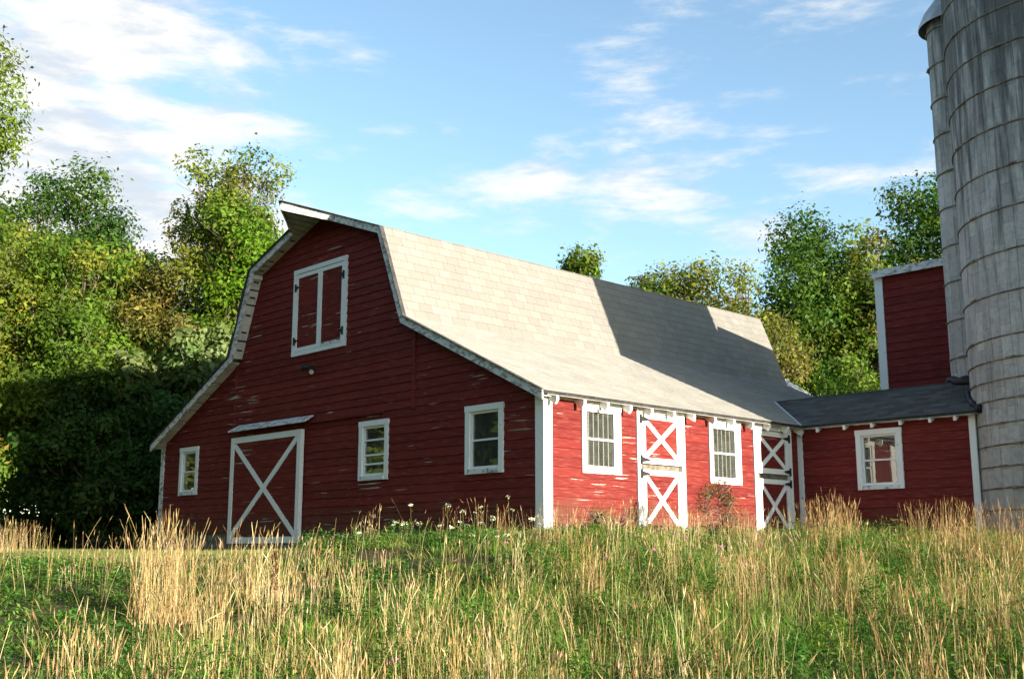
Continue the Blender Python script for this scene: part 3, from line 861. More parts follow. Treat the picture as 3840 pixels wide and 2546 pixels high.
mb = MB(); mb.hexa([(TX1-0.06, TY+0.07, -0.5), (TX1, TY+0.07, -0.5), (TX1, TB, -0.5), (TX1-0.06, TB, -0.5)], [(TX1-0.06, TY+0.07, 6.12), (TX1, TY+0.07, 6.12), (TX1, TB, 5.68), (TX1-0.06, TB, 5.68)]); mb.build('side_wall', 'red', tower)
mb = MB(); mb.box(TX0, TX1, TB, TB+0.06, -0.5, 5.66); mb.build('back_wall', 'red', tower)
mb = MB(); mb.hexa([(TX0-0.08, TY-0.15, 6.21), (TX1+0.1, TY-0.15, 6.21), (TX1+0.1, TB+0.15, 5.72), (TX0-0.08, TB+0.15, 5.72)], [(TX0-0.08, TY-0.15, 6.28), (TX1+0.1, TY-0.15, 6.28), (TX1+0.1, TB+0.15, 5.79), (TX0-0.08, TB+0.15, 5.79)]); mb.build('roof', 'shingle_dark', tower)
mb = MB(); mb.box(TX0-0.09, TX1+0.1, TY-0.185, TY-0.152, 6.08, 6.265); mb.build('fascia', 'worn', tower)

# small pale-roofed shed seen past the far gable
shed = empty('back_shed', (-4.6, 15.0, 0))
tag(shed, 'small pale shed roof just showing past the far barn end', 'shed')
MB().prism([(-5.6, 14.6, 5.06), (-3.93, 14.6, 3.98), (-3.93, 15.1, 3.98), (-5.6, 15.1, 5.06)], (0, 0, 0.05)).build('roof', 'flash', shed)
MB().prism([(-5.6, 14.75, -0.5), (-3.98, 14.75, -0.5), (-3.98, 14.75, 4.0), (-5.6, 14.75, 5.04)], (0, 0.3, 0)).build('wall', 'white', shed)
MB().prism([(-5.6, 14.56, 4.96), (-3.93, 14.56, 3.88), (-3.93, 14.56, 3.99), (-5.6, 14.56, 5.07)], (0, 0.03, 0)).build('fascia', 'white', shed)

# ------------------------------------------------------------------ silo
SX, SY, SR = 5.81, 9.383, 2.30
STOP = 12.4
silo = empty('silo', (SX, SY, 0))
tag(silo, 'broad grey concrete stave silo with rusty hoops at the right', 'silo')
MB().tube([(SX, SY, -0.6), (SX, SY, STOP)], SR-0.035, 57).build('core', 'joint', silo, True)
def stave_verts(cx, cy, rad, a0, a1, z0, z1, th=0.05, jit=0.0):
    g = 0.0026/rad
    vs = []
    for z in (z0+0.0025, z1-0.0025):
        for a, r_ in ((a0+g, rad-th), (a1-g, rad-th), (a1-g*1.5, rad+jit), (a0+g*1.5, rad+jit)):
            vs.append((cx+r_*math.cos(a), cy+r_*math.sin(a), z))
    return vs
SF = [(3, 2, 1, 0), (4, 5, 6, 7), (0, 1, 5, 4), (1, 2, 6, 5), (2, 3, 7, 6), (3, 0, 4, 7)]
rs = random.Random(31)
def staves(parent, cx, cy, rad, ncol, zbot, ztop, hgt, vis_ang, n_obj):
    org = world_loc(parent); items = []
    for c in range(ncol):
        a0, a1 = 2*math.pi*c/ncol, 2*math.pi*(c+1)/ncol
        z = zbot-(hgt*0.5 if c % 2 else 0)
        while z < ztop:
            z0, z1 = max(z, zbot), min(z+hgt, ztop)
            d = abs((math.degrees((a0+a1)/2)-vis_ang+180) % 360-180)
            if z1-z0 > 0.05: items.append((d+(0 if z0 < 10.6 else 200), a0, a1, z0, z1))
            z += hgt
    items.sort(key=lambda q: q[0])
    for k, (d, a0, a1, z0, z1) in enumerate(items[:n_obj]):
        mb = MB().add(stave_verts(cx, cy, rad, a0, a1, z0, z1, 0.05, rs.uniform(-0.0025, 0.0025)), SF); mb.build('stave', 'concrete', parent)
    mb = MB()
    for d, a0, a1, z0, z1 in items[n_obj:]: mb.add(stave_verts(cx, cy, rad, a0, a1, z0, z1, 0.05, rs.uniform(-0.0025, 0.0025)), SF)
    if mb.v: o = mb.build('stave_field', 'concrete', parent); o['kind'] = 'stuff'
staves(silo, SX, SY, SR, 57, -0.5, STOP, 0.762, 228, 290)
HZ = [0.28, 0.68, 1.08, 1.47, 1.87, 2.32, 2.68, 3.06, 3.48, 4.31, 5.09, 5.91, 6.70, 7.52, 8.33, 9.11, 9.85, 10.6, 11.4, 12.2]
def hoop(parent, cx, cy, rad, z, seg=72, tr=0.015, wob=0.012, lug_a=None):
    ph = rs.uniform(0, 6.28); tl = rs.uniform(-1, 1)*wob
    pts = [(cx+(rad+tr*0.7)*math.cos(2*math.pi*k/seg), cy+(rad+tr*0.7)*math.sin(2*math.pi*k/seg), z+tl*math.cos(2*math.pi*k/seg+ph)+rs.uniform(-1, 1)*0.0025) for k in range(seg)]
    h = MB().tube(pts, tr, 6, True).build('hoop', 'hoop', parent, True)
    if lug_a is not None:
        a = lug_a; t_ = Vector((-math.sin(a), math.cos(a), 0)); o_ = Vector((math.cos(a), math.sin(a), 0)); c = Vector((cx, cy, z))+o_*(rad+0.012)
        mb = MB(); mb.bar(c-t_*0.10, c+t_*0.10, (0, 0, 1), 0.018, o_, 0.035)
        mb.build('lug', 'hoop', h)
for k, z in enumerate(HZ):
    hoop(silo, SX, SY, SR+0.003, z, lug_a=R(rs.uniform(215, 262)))
mb = MB()
prev = []
for j in range(9):
    t_ = j/8*math.pi/2; prev.append((max(0.02, (SR+0.12)*math.cos(t_)), STOP+0.02+1.9*math.sin(t_)))
vs = []; fs = []
for rd, z in prev:
    for k in range(36): a = 2*math.pi*k/36; vs.append((SX+rd*math.cos(a), SY+rd*math.sin(a), z))
for j in range(8):
    for k in range(36): l = (k+1) % 36; fs.append((j*36+k, j*36+l, (j+1)*36+l, (j+1)*36+k))
MB().add(vs, fs).build('dome', 'galv', silo, True)

chute = empty('silo_chute', (3.44, 9.79, 2.9))
tag(chute, 'narrow capped concrete chute standing against the back of the silo', 'silo chute')
CHX, CHY, CHR, CHT = 3.44, 9.79, 0.65, 11.12
MB().tube([(CHX, CHY, 2.8), (CHX, CHY, CHT)], CHR-0.03, 24).build('core', 'joint', chute, True)
staves(chute, CHX, CHY, CHR, 18, 2.8, CHT, 0.82, 235, 120)
for z in (3.52, 4.32, 5.15, 5.94, 6.78, 7.58, 8.45, 9.26, 10.09, 10.92):
    hoop(chute, CHX, CHY, CHR+0.003, z, 36, 0.015, 0.01, R(rs.uniform(200, 290)))
vs = []; fs = []
capp = [(CHR+0.17, CHT-0.05), (CHR+0.17, CHT+0.02), (CHR+0.04, CHT+0.30), (CHR-0.2, CHT+0.62), (0.2, CHT+0.85), (0.02, CHT+0.9)]
for rd, z in capp:
    for k in range(28): a = 2*math.pi*k/28; vs.append((CHX+rd*math.cos(a), CHY+rd*math.sin(a), z))
for j in range(len(capp)-1):
    for k in range(28): l = (k+1) % 28; fs.append((j*28+k, j*28+l, (j+1)*28+l, (j+1)*28+k))
MB().add(vs, fs).build('cap', 'galv', chute, True)

# ------------------------------------------------------------------ ground
CP = np.array([(13.3, -13.5, -2.05), (18, -9, -1.95), (6, -19, -2.0), (18, -20, -2.4), (9, -17, -2.1), (24, -12, -2.1),
    (0.4, -0.4, -0.14), (0.4, 4, -0.10), (0.4, 7.4, -0.14), (2, 7.3, -0.26), (3.9, 7.2, -0.24), (5.6, 6.6, -0.34), (9, 7, -0.5), (14, 4, -0.9), (16, 10, -0.8),
    (-3.3, -0.4, -0.36), (-6, -0.5, -0.45), (-10, -0.5, -0.46), (-14, -0.5, -0.46), (-14.2, 4, -0.42), (-20, -4, -0.42), (-20, 3, -0.3), (-27, 6, 0.4), (-8, -4, -0.56), (-13, -5, -0.5),
    (-1.6, -6, -0.70), (-2.7, -7.8, -0.70), (-10, -10, -0.8), (6.1, -6.6, -1.55), (8.2, -8.6, -1.85), (3.2, -3.9, -0.98), (9.6, -4.4, -1.50), (7.3, 1.1, -0.86), (5.8, 4.8, -0.42),
    (6.9, -11.2, -1.80), (4.0, -10.2, -1.48), (0.3, -9.0, -1.02), (1.6, -2.2, -0.50), (3.0, 2.0, -0.48), (3, 12, -0.3), (-5, 15, -0.2), (-15, 16, 0.0), (-10, 28, 0.5), (-30, 20, 1.0), (10, 20, -0.4),
    (40, 0, -1.5), (30, 40, -0.5), (-45, -5, 0.5), (-20, -35, -1.5), (20, -45, -2.5), (-40, 40, 1.5), (0, 55, 1.0)], float)
def tps(d2): return np.where(d2 > 1e-9, d2*np.log(np.maximum(d2, 1e-9)), 0.0)
_d2 = ((CP[:, None, :2]-CP[None, :, :2])**2).sum(-1)
_n = len(CP); _A = np.zeros((_n+3, _n+3)); _A[:_n, :_n] = tps(_d2)+np.eye(_n)*2.0
_A[:_n, _n] = 1; _A[:_n, _n+1:] = CP[:, :2]; _A[_n, :_n] = 1; _A[_n+1:, :_n] = CP[:, :2].T
_w = np.linalg.solve(_A, np.concatenate([CP[:, 2], np.zeros(3)]))
def gz(x, y):
    x = np.asarray(x, float); y = np.asarray(y, float); sh = x.shape
    X, Y = np.clip(x.ravel(), -50, 45), np.clip(y.ravel(), -45, 55)
    out = np.zeros(len(X))
    for i in range(0, len(X), 20000):
        d2 = (X[i:i+20000, None]-CP[None, :, 0])**2+(Y[i:i+20000, None]-CP[None, :, 1])**2
        out[i:i+20000] = tps(d2)@_w[:_n]+_w[_n]+_w[_n+1]*X[i:i+20000]+_w[_n+2]*Y[i:i+20000]
    return out.reshape(sh)
gx = np.concatenate([[-900, -500, -250, -130, -80], np.linspace(-50, 45, 153), [80, 140, 260, 500, 900]])
gy = np.concatenate([[-900, -500, -250, -130, -80], np.linspace(-45, 55, 161), [90, 150, 260, 500, 900]])
GX, GY = np.meshgrid(gx, gy); GZ = gz(GX, GY)
_nrs = np.random.default_rng(3)
GZ += _nrs.normal(0, 0.015, GZ.shape)
far = np.maximum(np.hypot(GX, GY)-55, 0); GZ = GZ-np.minimum(far*0.01, 3)
V = np.stack([GX.ravel(), GY.ravel(), GZ.ravel()], 1)
ny, nx = GX.shape; I = np.arange(ny*nx).reshape(ny, nx)
F = np.stack([I[:-1, :-1].ravel(), I[:-1, 1:].ravel(), I[1:, 1:].ravel(), I[1:, :-1].ravel()], 1)
o = link('ground', np_mesh('ground', V, F, smooth=True), 'ground'); tag(o, 'grassy bank rising to the barn', kind='structure')

# ------------------------------------------------------------------ value noise for patchy planting
_tab = np.random.default_rng(99).random((64, 64))
def vnoise(x, y, sc):
    x = np.asarray(x)*sc+100; y = np.asarray(y)*sc+100
    xi, yi = np.floor(x).astype(int), np.floor(y).astype(int); fx, fy = x-xi, y-yi
    fx = fx*fx*(3-2*fx); fy = fy*fy*(3-2*fy)
    t = lambda a, b: _tab[a % 64, b % 64]
    return (t(xi, yi)*(1-fx)+t(xi+1, yi)*fx)*(1-fy)+(t(xi, yi+1)*(1-fx)+t(xi+1, yi+1)*fx)*fy
def in_building(x, y):
    return ((x > -BW-0.1) & (x < 0.12) & (y > -0.15)) | ((x > -0.1) & (x < 4.1) & (y > WY-0.15)) | (np.hypot(x-SX, y-SY) < SR+0.05)
def is_lawn(x, y):
    # mown strip: in front of the gable and to the left; its near edge runs across the bank
    edge = -5.4 + 0.55*np.sin(x*0.7)*0.3 + 0.10*(x+2)
    return (x < -0.6) & (y > edge - 3.0*np.clip(-x/12, 0, 1)) & (y < -0.25) & ~((x > -4.6) & (y > -2.0-0.5*(x+4.6)))
def sector(n, r0, r1, power, seed, a0=-86, a1=-8):
    """points spread over the bank round the path where the photographer stands"""
    g = np.random.default_rng(seed)
    r = (r0**power+(r1**power-r0**power)*g.random(n))**(1/power)
    a = np.radians(a0+(a1-a0)*g.random(n))
    return CAM.x+r*np.sin(a), CAM.y+r*np.cos(a), r
def ribbons(x, y, z, h, wd, az, lean, bend, tint, segs=3, tipw=0.12, g=None):
    """curved tapering blades; returns V, F(quads), tint"""
    n = len(x); t = np.linspace(0, 1, segs+1)
    # facing: blade width direction is random, independent of lean
    fa = g.random(n)*np.pi
    V = np.zeros((n, segs+1, 2, 3))
    for k, tk in enumerate(t):
        off = lean*tk+bend*tk*tk
        hz = h*tk*np.sqrt(np.clip(1-0.35*(bend*tk)**2/np.maximum(h, 0.01)**2, 0.15, 1))
        px = x+np.cos(az)*off; py = y+np.sin(az)*off; pz_ = z+hz
        ww = wd*(1-(1-tipw)*tk**1.4)*0.5
        V[:, k, 0] = np.stack([px-np.cos(fa)*ww, py-np.sin(fa)*ww, pz_], 1)
        V[:, k, 1] = np.stack([px+np.cos(fa)*ww, py+np.sin(fa)*ww, pz_], 1)
    base = np.arange(n)[:, None]*(segs+1)*2
    F = np.concatenate([np.stack([base[:, 0]+2*k, base[:, 0]+2*k+1, base[:, 0]+2*k+3, base[:, 0]+2*k+2], 1) for k in range(segs)], 0)
    T = np.repeat(tint, (segs+1)*2, axis=0)
    return V.reshape(-1, 3), F, T
def merge(parts):
    Vs, Fs, Ts, k = [], [], [], 0
    for V, F, T in parts: Vs.append(V); Fs.append(F+k); Ts.append(T); k += len(V)
    return np.concatenate(Vs), np.concatenate(Fs), np.concatenate(Ts)
def palette(g, n, cols, var=0.25, wts=None):
    c = np.array(cols)[g.choice(len(cols), n, p=wts)]
    return np.clip(c*(1+g.normal(0, var, (n, 1)))*(1+g.normal(0, 0.06, (n, 3))), 0.005, 0.9)

GREEN = [(0.075, 0.175, 0.018), (0.115, 0.215, 0.024), (0.150, 0.215, 0.038), (0.050, 0.125, 0.015), (0.185, 0.220, 0.055)]
STRAW = [(0.46, 0.33, 0.145), (0.54, 0.41, 0.20), (0.40, 0.26, 0.11), (0.58, 0.47, 0.27), (0.33, 0.21, 0.09)]
BROWN = [(0.30, 0.17, 0.075), (0.24, 0.13, 0.06), (0.38, 0.24, 0.11)]
# where dry stalks gather: broad patches, the right-hand side, a few dense tussocks
def dry_density(x, y):
    d = 0.07+1.15*np.clip(vnoise(x, y, 0.45)*2.4-1.0, 0, 1)
    d += 0.65*np.clip(vnoise(x+30, y, 1.3)*2.6-1.5, 0, 1)
    left = np.clip((-(x-6.5)*0.45-(y+9.5)*0.9)/1.9, 0, 1)          # greener low corner on the left
    d *= 1-0.72*left
    d += 0.5*np.clip((y+6)/6, 0, 1)*np.clip((x-4.5)/2.5, 0, 1)
    return d
# canopy gets lower close to the buildings, where the bank is trimmed
def near_cut(x, y):
    d = np.minimum(np.maximum(np.maximum(-BW-x, x-0.1), -y-0.1), 60)
    d2 = np.maximum(np.maximum(-x, x-4.1), WY-y)
    d = np.minimum(d, d2)
    c = np.clip(0.32+0.68*(d-0.3)/4.0, 0.32, 1.0)
    lw = np.clip((x+0.2*(y+7)-2.6)/2.2, 0, 1)          # beside the mown strip the bank is kept short
    return c*np.where(y < -3.0, 0.30+0.70*lw, 1.0)
# --- green sward
g = np.random.default_rng(11)
parts = []
x, y, r = sector(140000, 5.0, 25, 1.3, 12)
keep = ~in_building(x, y) & ~is_lawn(x, y) & (x < 16)
x, y, r = x[keep], y[keep], r[keep]; n = len(x)
clump = vnoise(x, y, 1.1); fine = vnoise(x+9, y-4, 3.5)
h = (0.10+0.26*clump)*(0.55+0.7*fine)*g.uniform(0.6, 1.3, n)*near_cut(x, y)
wd = g.uniform(0.005, 0.010, n)*(0.75+r/20)
tint = palette(g, n, GREEN, 0.22)
tint *= (0.75+0.55*vnoise(x, y, 0.8))[:, None]
parts.append(ribbons(x, y, gz(x, y)-0.02, h, wd, g.random(n)*6.28, g.normal(0, 0.05, n), np.abs(g.normal(0, 0.13, n)), tint, 2, 0.1, g))
# arching broad-bladed tufts
xt, yt, rt_ = sector(2300, 5.0, 22, 1.3, 17)
keep = ~in_building(xt, yt) & ~is_lawn(xt, yt) & (vnoise(xt+70, yt, 0.8) > 0.38) & (xt < 15)
xt, yt = xt[keep], yt[keep]; kk = g.integers(10, 26, len(xt)); ii = np.repeat(np.arange(len(xt)), kk); n = len(ii)
x = xt[ii]+g.normal(0, 0.05, n); y = yt[ii]+g.normal(0, 0.05, n); az_ = g.random(n)*6.28
keep = ~in_building(x, y); x, y, ii, az_ = x[keep], y[keep], ii[keep], az_[keep]; n = len(x)
hb = (g.uniform(0.22, 0.55, len(xt))[ii])*g.uniform(0.6, 1.15, n)*near_cut(x, y)
tint = palette(g, len(xt), GREEN, 0.18)[ii]*g.uniform(0.75, 1.25, (n, 1))
parts.append(ribbons(x, y, gz(x, y)-0.02, hb, g.uniform(0.008, 0.015, n), az_, np.abs(g.normal(0.04, 0.05, n)), hb*g.uniform(0.2, 0.95, n), tint, 4, 0.08, g))
V, F, T = merge(parts)
o = link('meadow_grass', np_mesh('meadow_grass', V, F, T), 'grass'); tag(o, 'green meadow grass covering the bank below the barn', 'grass', kind='stuff')
# --- leafy weeds between the blades
def leaf_quads(P, size, g, up=0.5, asp=0.55, fold=0.25, out=None):
    """one folded leaf (two triangles as a quad along the midrib) per point"""
    n = len(P)
    d = g.normal(0, 1, (n, 3)); d /= np.linalg.norm(d, axis=1, keepdims=True)+1e-9
    nrm = g.normal(0, 1, (n, 3)); nrm[:, 2] = np.abs(nrm[:, 2])+up*2
    if out is not None: nrm = g.normal(0, 0.62, (n, 3))+out*1.15+np.array([0, 0, 0.25+0.2*up])
    nrm /= np.linalg.norm(nrm, axis=1, keepdims=True)
    d -= nrm*(d*nrm).sum(1, keepdims=True); d /= np.linalg.norm(d, axis=1, keepdims=True)+1e-9
    s = np.cross(nrm, d)
    L = size[:, None]
    V = np.stack([P-d*L*0.5, P+s*L*asp*0.5+nrm*L*fold*0.3-d*L*0.05, P+d*L*0.55, P-s*L*asp*0.5+nrm*L*fold*0.3-d*L*0.05], 1)
    F = (np.arange(n)*4)[:, None]+np.array([[0, 1, 2, 3]])
    return V.reshape(-1, 3), F
x, y, r = sector(7500, 5, 22, 1.3, 21)
keep = ~in_building(x, y) & ~is_lawn(x, y) & (vnoise(x+50, y+9, 0.7) > 0.42) & (x < 15)
x, y, r = x[keep], y[keep], r[keep]; m = len(x); k = 22
hh = g.uniform(0.15, 0.50, m)*(0.6+0.7*vnoise(x, y, 1.1))*near_cut(x, y)
t = g.random((m, k)); az = g.random((m, k))*6.28; rad = 0.05+0.12*g.random((m, k))
P = np.stack([x[:, None]+np.cos(az)*rad, y[:, None]+np.sin(az)*rad, gz(x, y)[:, None]+hh[:, None]*(0.15+0.85*t)], -1).reshape(-1, 3)
size = (g.uniform(0.028, 0.060, m*k)*np.repeat(0.8+r/30, k))
# taller leafy mounds that throw shade over the sward
xc, yc, rc = sector(260, 7.5, 19, 1.4, 25)
keep = ~in_building(xc, yc) & ~is_lawn(xc, yc) & (xc < 13) & (near_cut(xc, yc) > 0.62)
xc, yc = xc[keep][:75], yc[keep][:75]; mc = len(xc); kc = 420
hc = g.uniform(0.28, 0.62, mc); rdc = g.uniform(0.22, 0.5, mc)
u_ = g.random((mc, kc))**0.5; a_ = g.random((mc, kc))*6.28; zt_ = g.random((mc, kc))**0.7
px = xc[:, None]+np.cos(a_)*u_*rdc[:, None]*(1.05-0.6*zt_); py = yc[:, None]+np.sin(a_)*u_*rdc[:, None]*(1.05-0.6*zt_)
P2 = np.stack([px, py, gz(xc, yc)[:, None]+hc[:, None]*zt_*(0.75+0.35*g.random((mc, kc)))], -1).reshape(-1, 3)
V2, F2 = leaf_quads(P2, g.uniform(0.025, 0.06, mc*kc), g, 0.4, 0.42)
T2 = np.repeat(np.repeat(palette(g, mc, [(0.070, 0.165, 0.022), (0.050, 0.125, 0.020), (0.105, 0.190, 0.030)], 0.15), kc, 0)*g.uniform(0.75, 1.25, (mc*kc, 1)), 4, 0)
V, F = leaf_quads(P, size, g, 0.6, 0.45)
T = np.repeat(np.repeat(palette(g, m, [(0.085, 0.180, 0.026), (0.060, 0.15, 0.030), (0.14, 0.21, 0.045)], 0.2), k, 0)*g.uniform(0.75, 1.25, (m*k, 1)), 4, 0)
V, F, T = merge([(V, F, T), (V2, F2, T2)])
o = link('leafy_weeds', np_mesh('leafy_weeds', V, F, T), 'leaf'); tag(o, 'low leafy weeds mixed through the grass on the bank', 'weeds', kind='stuff')

# --- dry stalks with seed heads
def stalks(x, y, z, h, g, tint, wd0=0.0034, head=True, lean=0.10, bend=0.14, headw=0.0085, waz=None):
    n = len(x); az = g.random(n)*6.28 if waz is None else waz+g.normal(0, 0.9, n)
    ln = g.normal(0, lean, n)*h; bd = np.abs(g.normal(0, bend, n))*h
    segs = 5
    wd = np.full(n, wd0)*g.uniform(0.7, 1.35, n)
    out = [ribbons(x, y, z, h, wd, az, ln, bd, tint, segs, 0.45, g)]
    if head:
        # seed head: two crossed tapering ribbons at the tip
        for q in range(2):
            hl = h*g.uniform(0.09, 0.20, n)
            t0 = 1-hl/h
            px = x+np.cos(az)*(ln*t0+bd*t0*t0); py = y+np.sin(az)*(ln*t0+bd*t0*t0); hz = h*t0*np.sqrt(np.clip(1-0.35*(bd*t0)**2/h**2, 0.15, 1))
            dx = np.cos(az)*(ln+2*bd*t0)*(1-t0)*1.15; dy = np.sin(az)*(ln+2*bd*t0)*(1-t0)*1.15
            fa = g.random(n)*np.pi; hw = headw*g.uniform(0.5, 1.35, n)
            V = np.zeros((n, 4, 3))
            b_ = np.stack([px, py, z+hz], 1); e_ = np.stack([px+dx, py+dy, z+hz+hl*0.95], 1); s_ = np.stack([np.cos(fa)*hw*0.5, np.sin(fa)*hw*0.5, g.normal(0, 0.15, n)*hw], 1)
            mid = b_*0.6+e_*0.4
            V[:, 0] = b_; V[:, 1] = mid+s_; V[:, 2] = e_; V[:, 3] = mid-s_
            F = (np.arange(n)*4)[:, None]+np.array([[0, 1, 2, 3]])
            out.append((V.reshape(-1, 3), F, np.repeat(tint*0.85, 4, 0)))
    return out
g = np.random.default_rng(31)
# stalks grow from many small tufts, with a few loners between
def tufts(n_tuft, per, spread, seed, r0=5.0, r1=21.0, dens=1.0):
    g = np.random.default_rng(seed)
    x, y, r = sector(n_tuft, r0, r1, 1.25, seed+1)
    keep = ~in_building(x, y) & ~is_lawn(x, y) & (g.random(len(x)) < dry_density(x, y)*dens) & (x < 15)
    x, y = x[keep], y[keep]
    k = g.integers(per[0], per[1], len(x)); i = np.repeat(np.arange(len(x)), k)
    sp = spread*g.uniform(0.5, 1.5, len(x))[i]
    return x[i]+g.normal(0, 1, len(i))*sp, y[i]+g.normal(0, 1, len(i))*sp, i, len(x)
x1, y1_, i1, nt = tufts(1300, (4, 18), 0.085, 33, dens=0.95)
x2, y2_, i2, _ = tufts(3000, (1, 2), 0.02, 35, dens=0.7)
th = g.uniform(0.42, 0.88, nt)
h = np.concatenate([th[i1]*g.uniform(0.75, 1.12, len(i1)), g.uniform(0.3, 0.85, len(x2))])
tt_ = palette(g, nt, STRAW, 0.12)
x = np.concatenate([x1, x2]); y = np.concatenate([y1_, y2_]); n = len(x)
keep = ~in_building(x, y); 
tint = np.concatenate([tt_[i1]*g.uniform(0.82, 1.18, (len(i1), 1)), palette(g, len(x2), STRAW, 0.16)])
brown = (x > 5.2) & (y > -6) & (g.random(n) < 0.5)
tint[brown] = palette(g, int(brown.sum()), BROWN, 0.18)
x, y, h, tint = x[keep], y[keep], h[keep], tint[keep]
h = h*(0.45+0.55*near_cut(x, y))
# a thin scatter of taller loners along the brow of the bank, and tufts on its middle
xe, ye, re_ = sector(240, 12.0, 17.0, 1.0, 91, -72, -22); ke = ~in_building(xe, ye) & (ye < -0.8+np.maximum(xe, 0)*0.9)
xm, ym, im, nm_ = tufts(320, (4, 13), 0.08, 95, 9.0, 14.5, dens=1.2)
xe, ye = np.concatenate([xe[ke], xm]), np.concatenate([ye[ke], ym]); ne = len(xe); ie = int(ke.sum())
he = np.concatenate([g.uniform(0.45, 0.85, ie), (g.uniform(0.4, 0.8, nm_)[im])*g.uniform(0.75, 1.1, len(xm))])
x, y, h, tint = np.concatenate([x, xe]), np.concatenate([y, ye]), np.concatenate([h, he]), np.concatenate([tint, palette(g, ne, STRAW, 0.15)])
V, F, T = merge(stalks(x, y, gz(x, y), h, g, tint, wd0=0.0034, lean=0.14, bend=0.19))
o = link('dry_grass_stalks', np_mesh('dry_grass_stalks', V, F, T), 'straw'); tag(o, 'tall straw coloured grass stalks with seed heads on the bank', 'dry grass', kind='stuff')
# --- straw thatch: bent dry leaves low down, thickest round the tufts
x1, y1_, i1, nt = tufts(1300, (6, 18), 0.13, 33, dens=0.95)
x2, y2_, i2, _ = tufts(6000, (1, 2), 0.02, 43, dens=0.5)
x = np.concatenate([x1, x2]); y = np.concatenate([y1_, y2_])
keep = ~in_building(x, y); x, y = x[keep], y[keep]; n = len(x)
r = np.hypot(x-CAM.x, y-CAM.y)
h = g.uniform(0.10, 0.42, n)*near_cut(x, y)
tint = palette(g, n, STRAW+[(0.30, 0.27, 0.10), (0.24, 0.25, 0.08)], 0.2)
V, F, T = ribbons(x, y, gz(x, y), h, g.uniform(0.003, 0.0055, n)*(0.8+r/25), g.random(n)*6.28, g.normal(0, 0.15, n), np.abs(g.normal(0, 0.22, n)), tint, 3, 0.1, g)
o = link('straw_thatch', np_mesh('straw_thatch', V, F, T), 'straw'); tag(o, 'bent dry grass leaves tangled low on the bank', 'dry grass', kind='stuff')
# --- mown lawn
gl_ = np.random.default_rng(51)
x = gl_.uniform(-26, 0, 100000); y = gl_.uniform(-10, 0, 100000)
keep = is_lawn(x, y) & ~in_building(x, y) & (y > -9)
x, y = x[keep], y[keep]; n = len(x)
tint = palette(gl_, n, [(0.13, 0.17, 0.04), (0.17, 0.19, 0.055), (0.10, 0.145, 0.03), (0.24, 0.22, 0.09)], 0.2)*(0.8+0.4*vnoise(x, y, 0.9))[:, None]
V, F, T = ribbons(x, y, gz(x, y)-0.01, gl_.uniform(0.03, 0.075, n), gl_.uniform(0.008, 0.016, n), gl_.random(n)*6.28, gl_.normal(0, 0.02, n), np.abs(gl_.normal(0, 0.03, n)), tint, 1, 0.15, gl_)
o = link('lawn_grass', np_mesh('lawn_grass', V, F, T), 'grass'); tag(o, 'short mown grass strip in front of the barn gable', 'lawn', kind='stuff')

# ---- individual tussocks
def tussock(name, label, cx, cy, rad, n, hmin, hmax, seed, cols=STRAW, green=0.12, lean=0.09):
    g = np.random.default_rng(seed)
    t = empty(name, (cx, cy, float(gz(np.array([cx]), np.array([cy]))[0])))
    tag(t, label, 'grass clump', 'dry grass clumps')
    a = g.random(n)*6.28; rr_ = rad*np.sqrt(g.random(n)); px, py = cx+np.cos(a)*rr_, cy+np.sin(a)*rr_
    h = g.uniform(hmin, hmax, n)*(1-0.25*(rr_/rad))
    z = gz(px, py)
    V, F, T = merge(stalks(px, py, z, h, g, palette(g, n, cols, 0.15), wd0=0.0045, lean=lean, bend=0.12))
    V = V-np.array(t.location); o = link('stalks', np_mesh('stalks', V, F, T), 'straw', t)
    m = int(n*0.6)
    a = g.random(m)*6.28; rr_ = rad*1.15*np.sqrt(g.random(m)); px, py = cx+np.cos(a)*rr_, cy+np.sin(a)*rr_
    tint = palette(g, m, list(cols)+[(0.22, 0.22, 0.07)], 0.2); gsel = g.random(m) < green; tint[gsel] = palette(g, int(gsel.sum()), GREEN, 0.2)
    V, F, T = ribbons(px, py, gz(px, py), g.uniform(0.2, 0.62, m), g.uniform(0.004, 0.008, m), g.random(m)*6.28, g.normal(0, 0.14, m), np.abs(g.normal(0, 0.22, m)), tint, 3, 0.1, g)
    V = V-np.array(t.location); link('leaves', np_mesh('leaves', V, F, T), 'straw', t)
tussock('grass_tussock', 'tallest straw clump, in front of the far left window', 2.3, -8.0, 0.32, 230, 0.75, 1.32, 71, lean=0.13)
tussock('grass_tussock', 'straw clump in front of the sliding door', 1.9, -6.7, 0.55, 130, 0.45, 1.0, 72, lean=0.14)
tussock('grass_tussock', 'brown leaning clump before the second Dutch door and wing corner', 3.6, 3.0, 0.55, 260, 0.6, 1.05, 73, BROWN+STRAW[:2])
tussock('grass_tussock', 'thin straw clump at the sunlit barn corner', 1.7, -1.5, 0.42, 80, 0.35, 0.72, 74)
tussock('grass_tussock', 'brown clump below the wing window', 5.0, 4.2, 0.7, 210, 0.5, 1.0, 75, BROWN+STRAW[:1])
tussock('grass_tussock', 'dark brown clump at the foot of the silo', 7.2, 1.6, 0.9, 320, 0.6, 1.15, 76, BROWN)
tussock('grass_tussock', 'dry grass mound beside the shrub left of the lawn', -12.6, -4.5, 1.1, 300, 0.45, 0.95, 77, STRAW, 0.45)

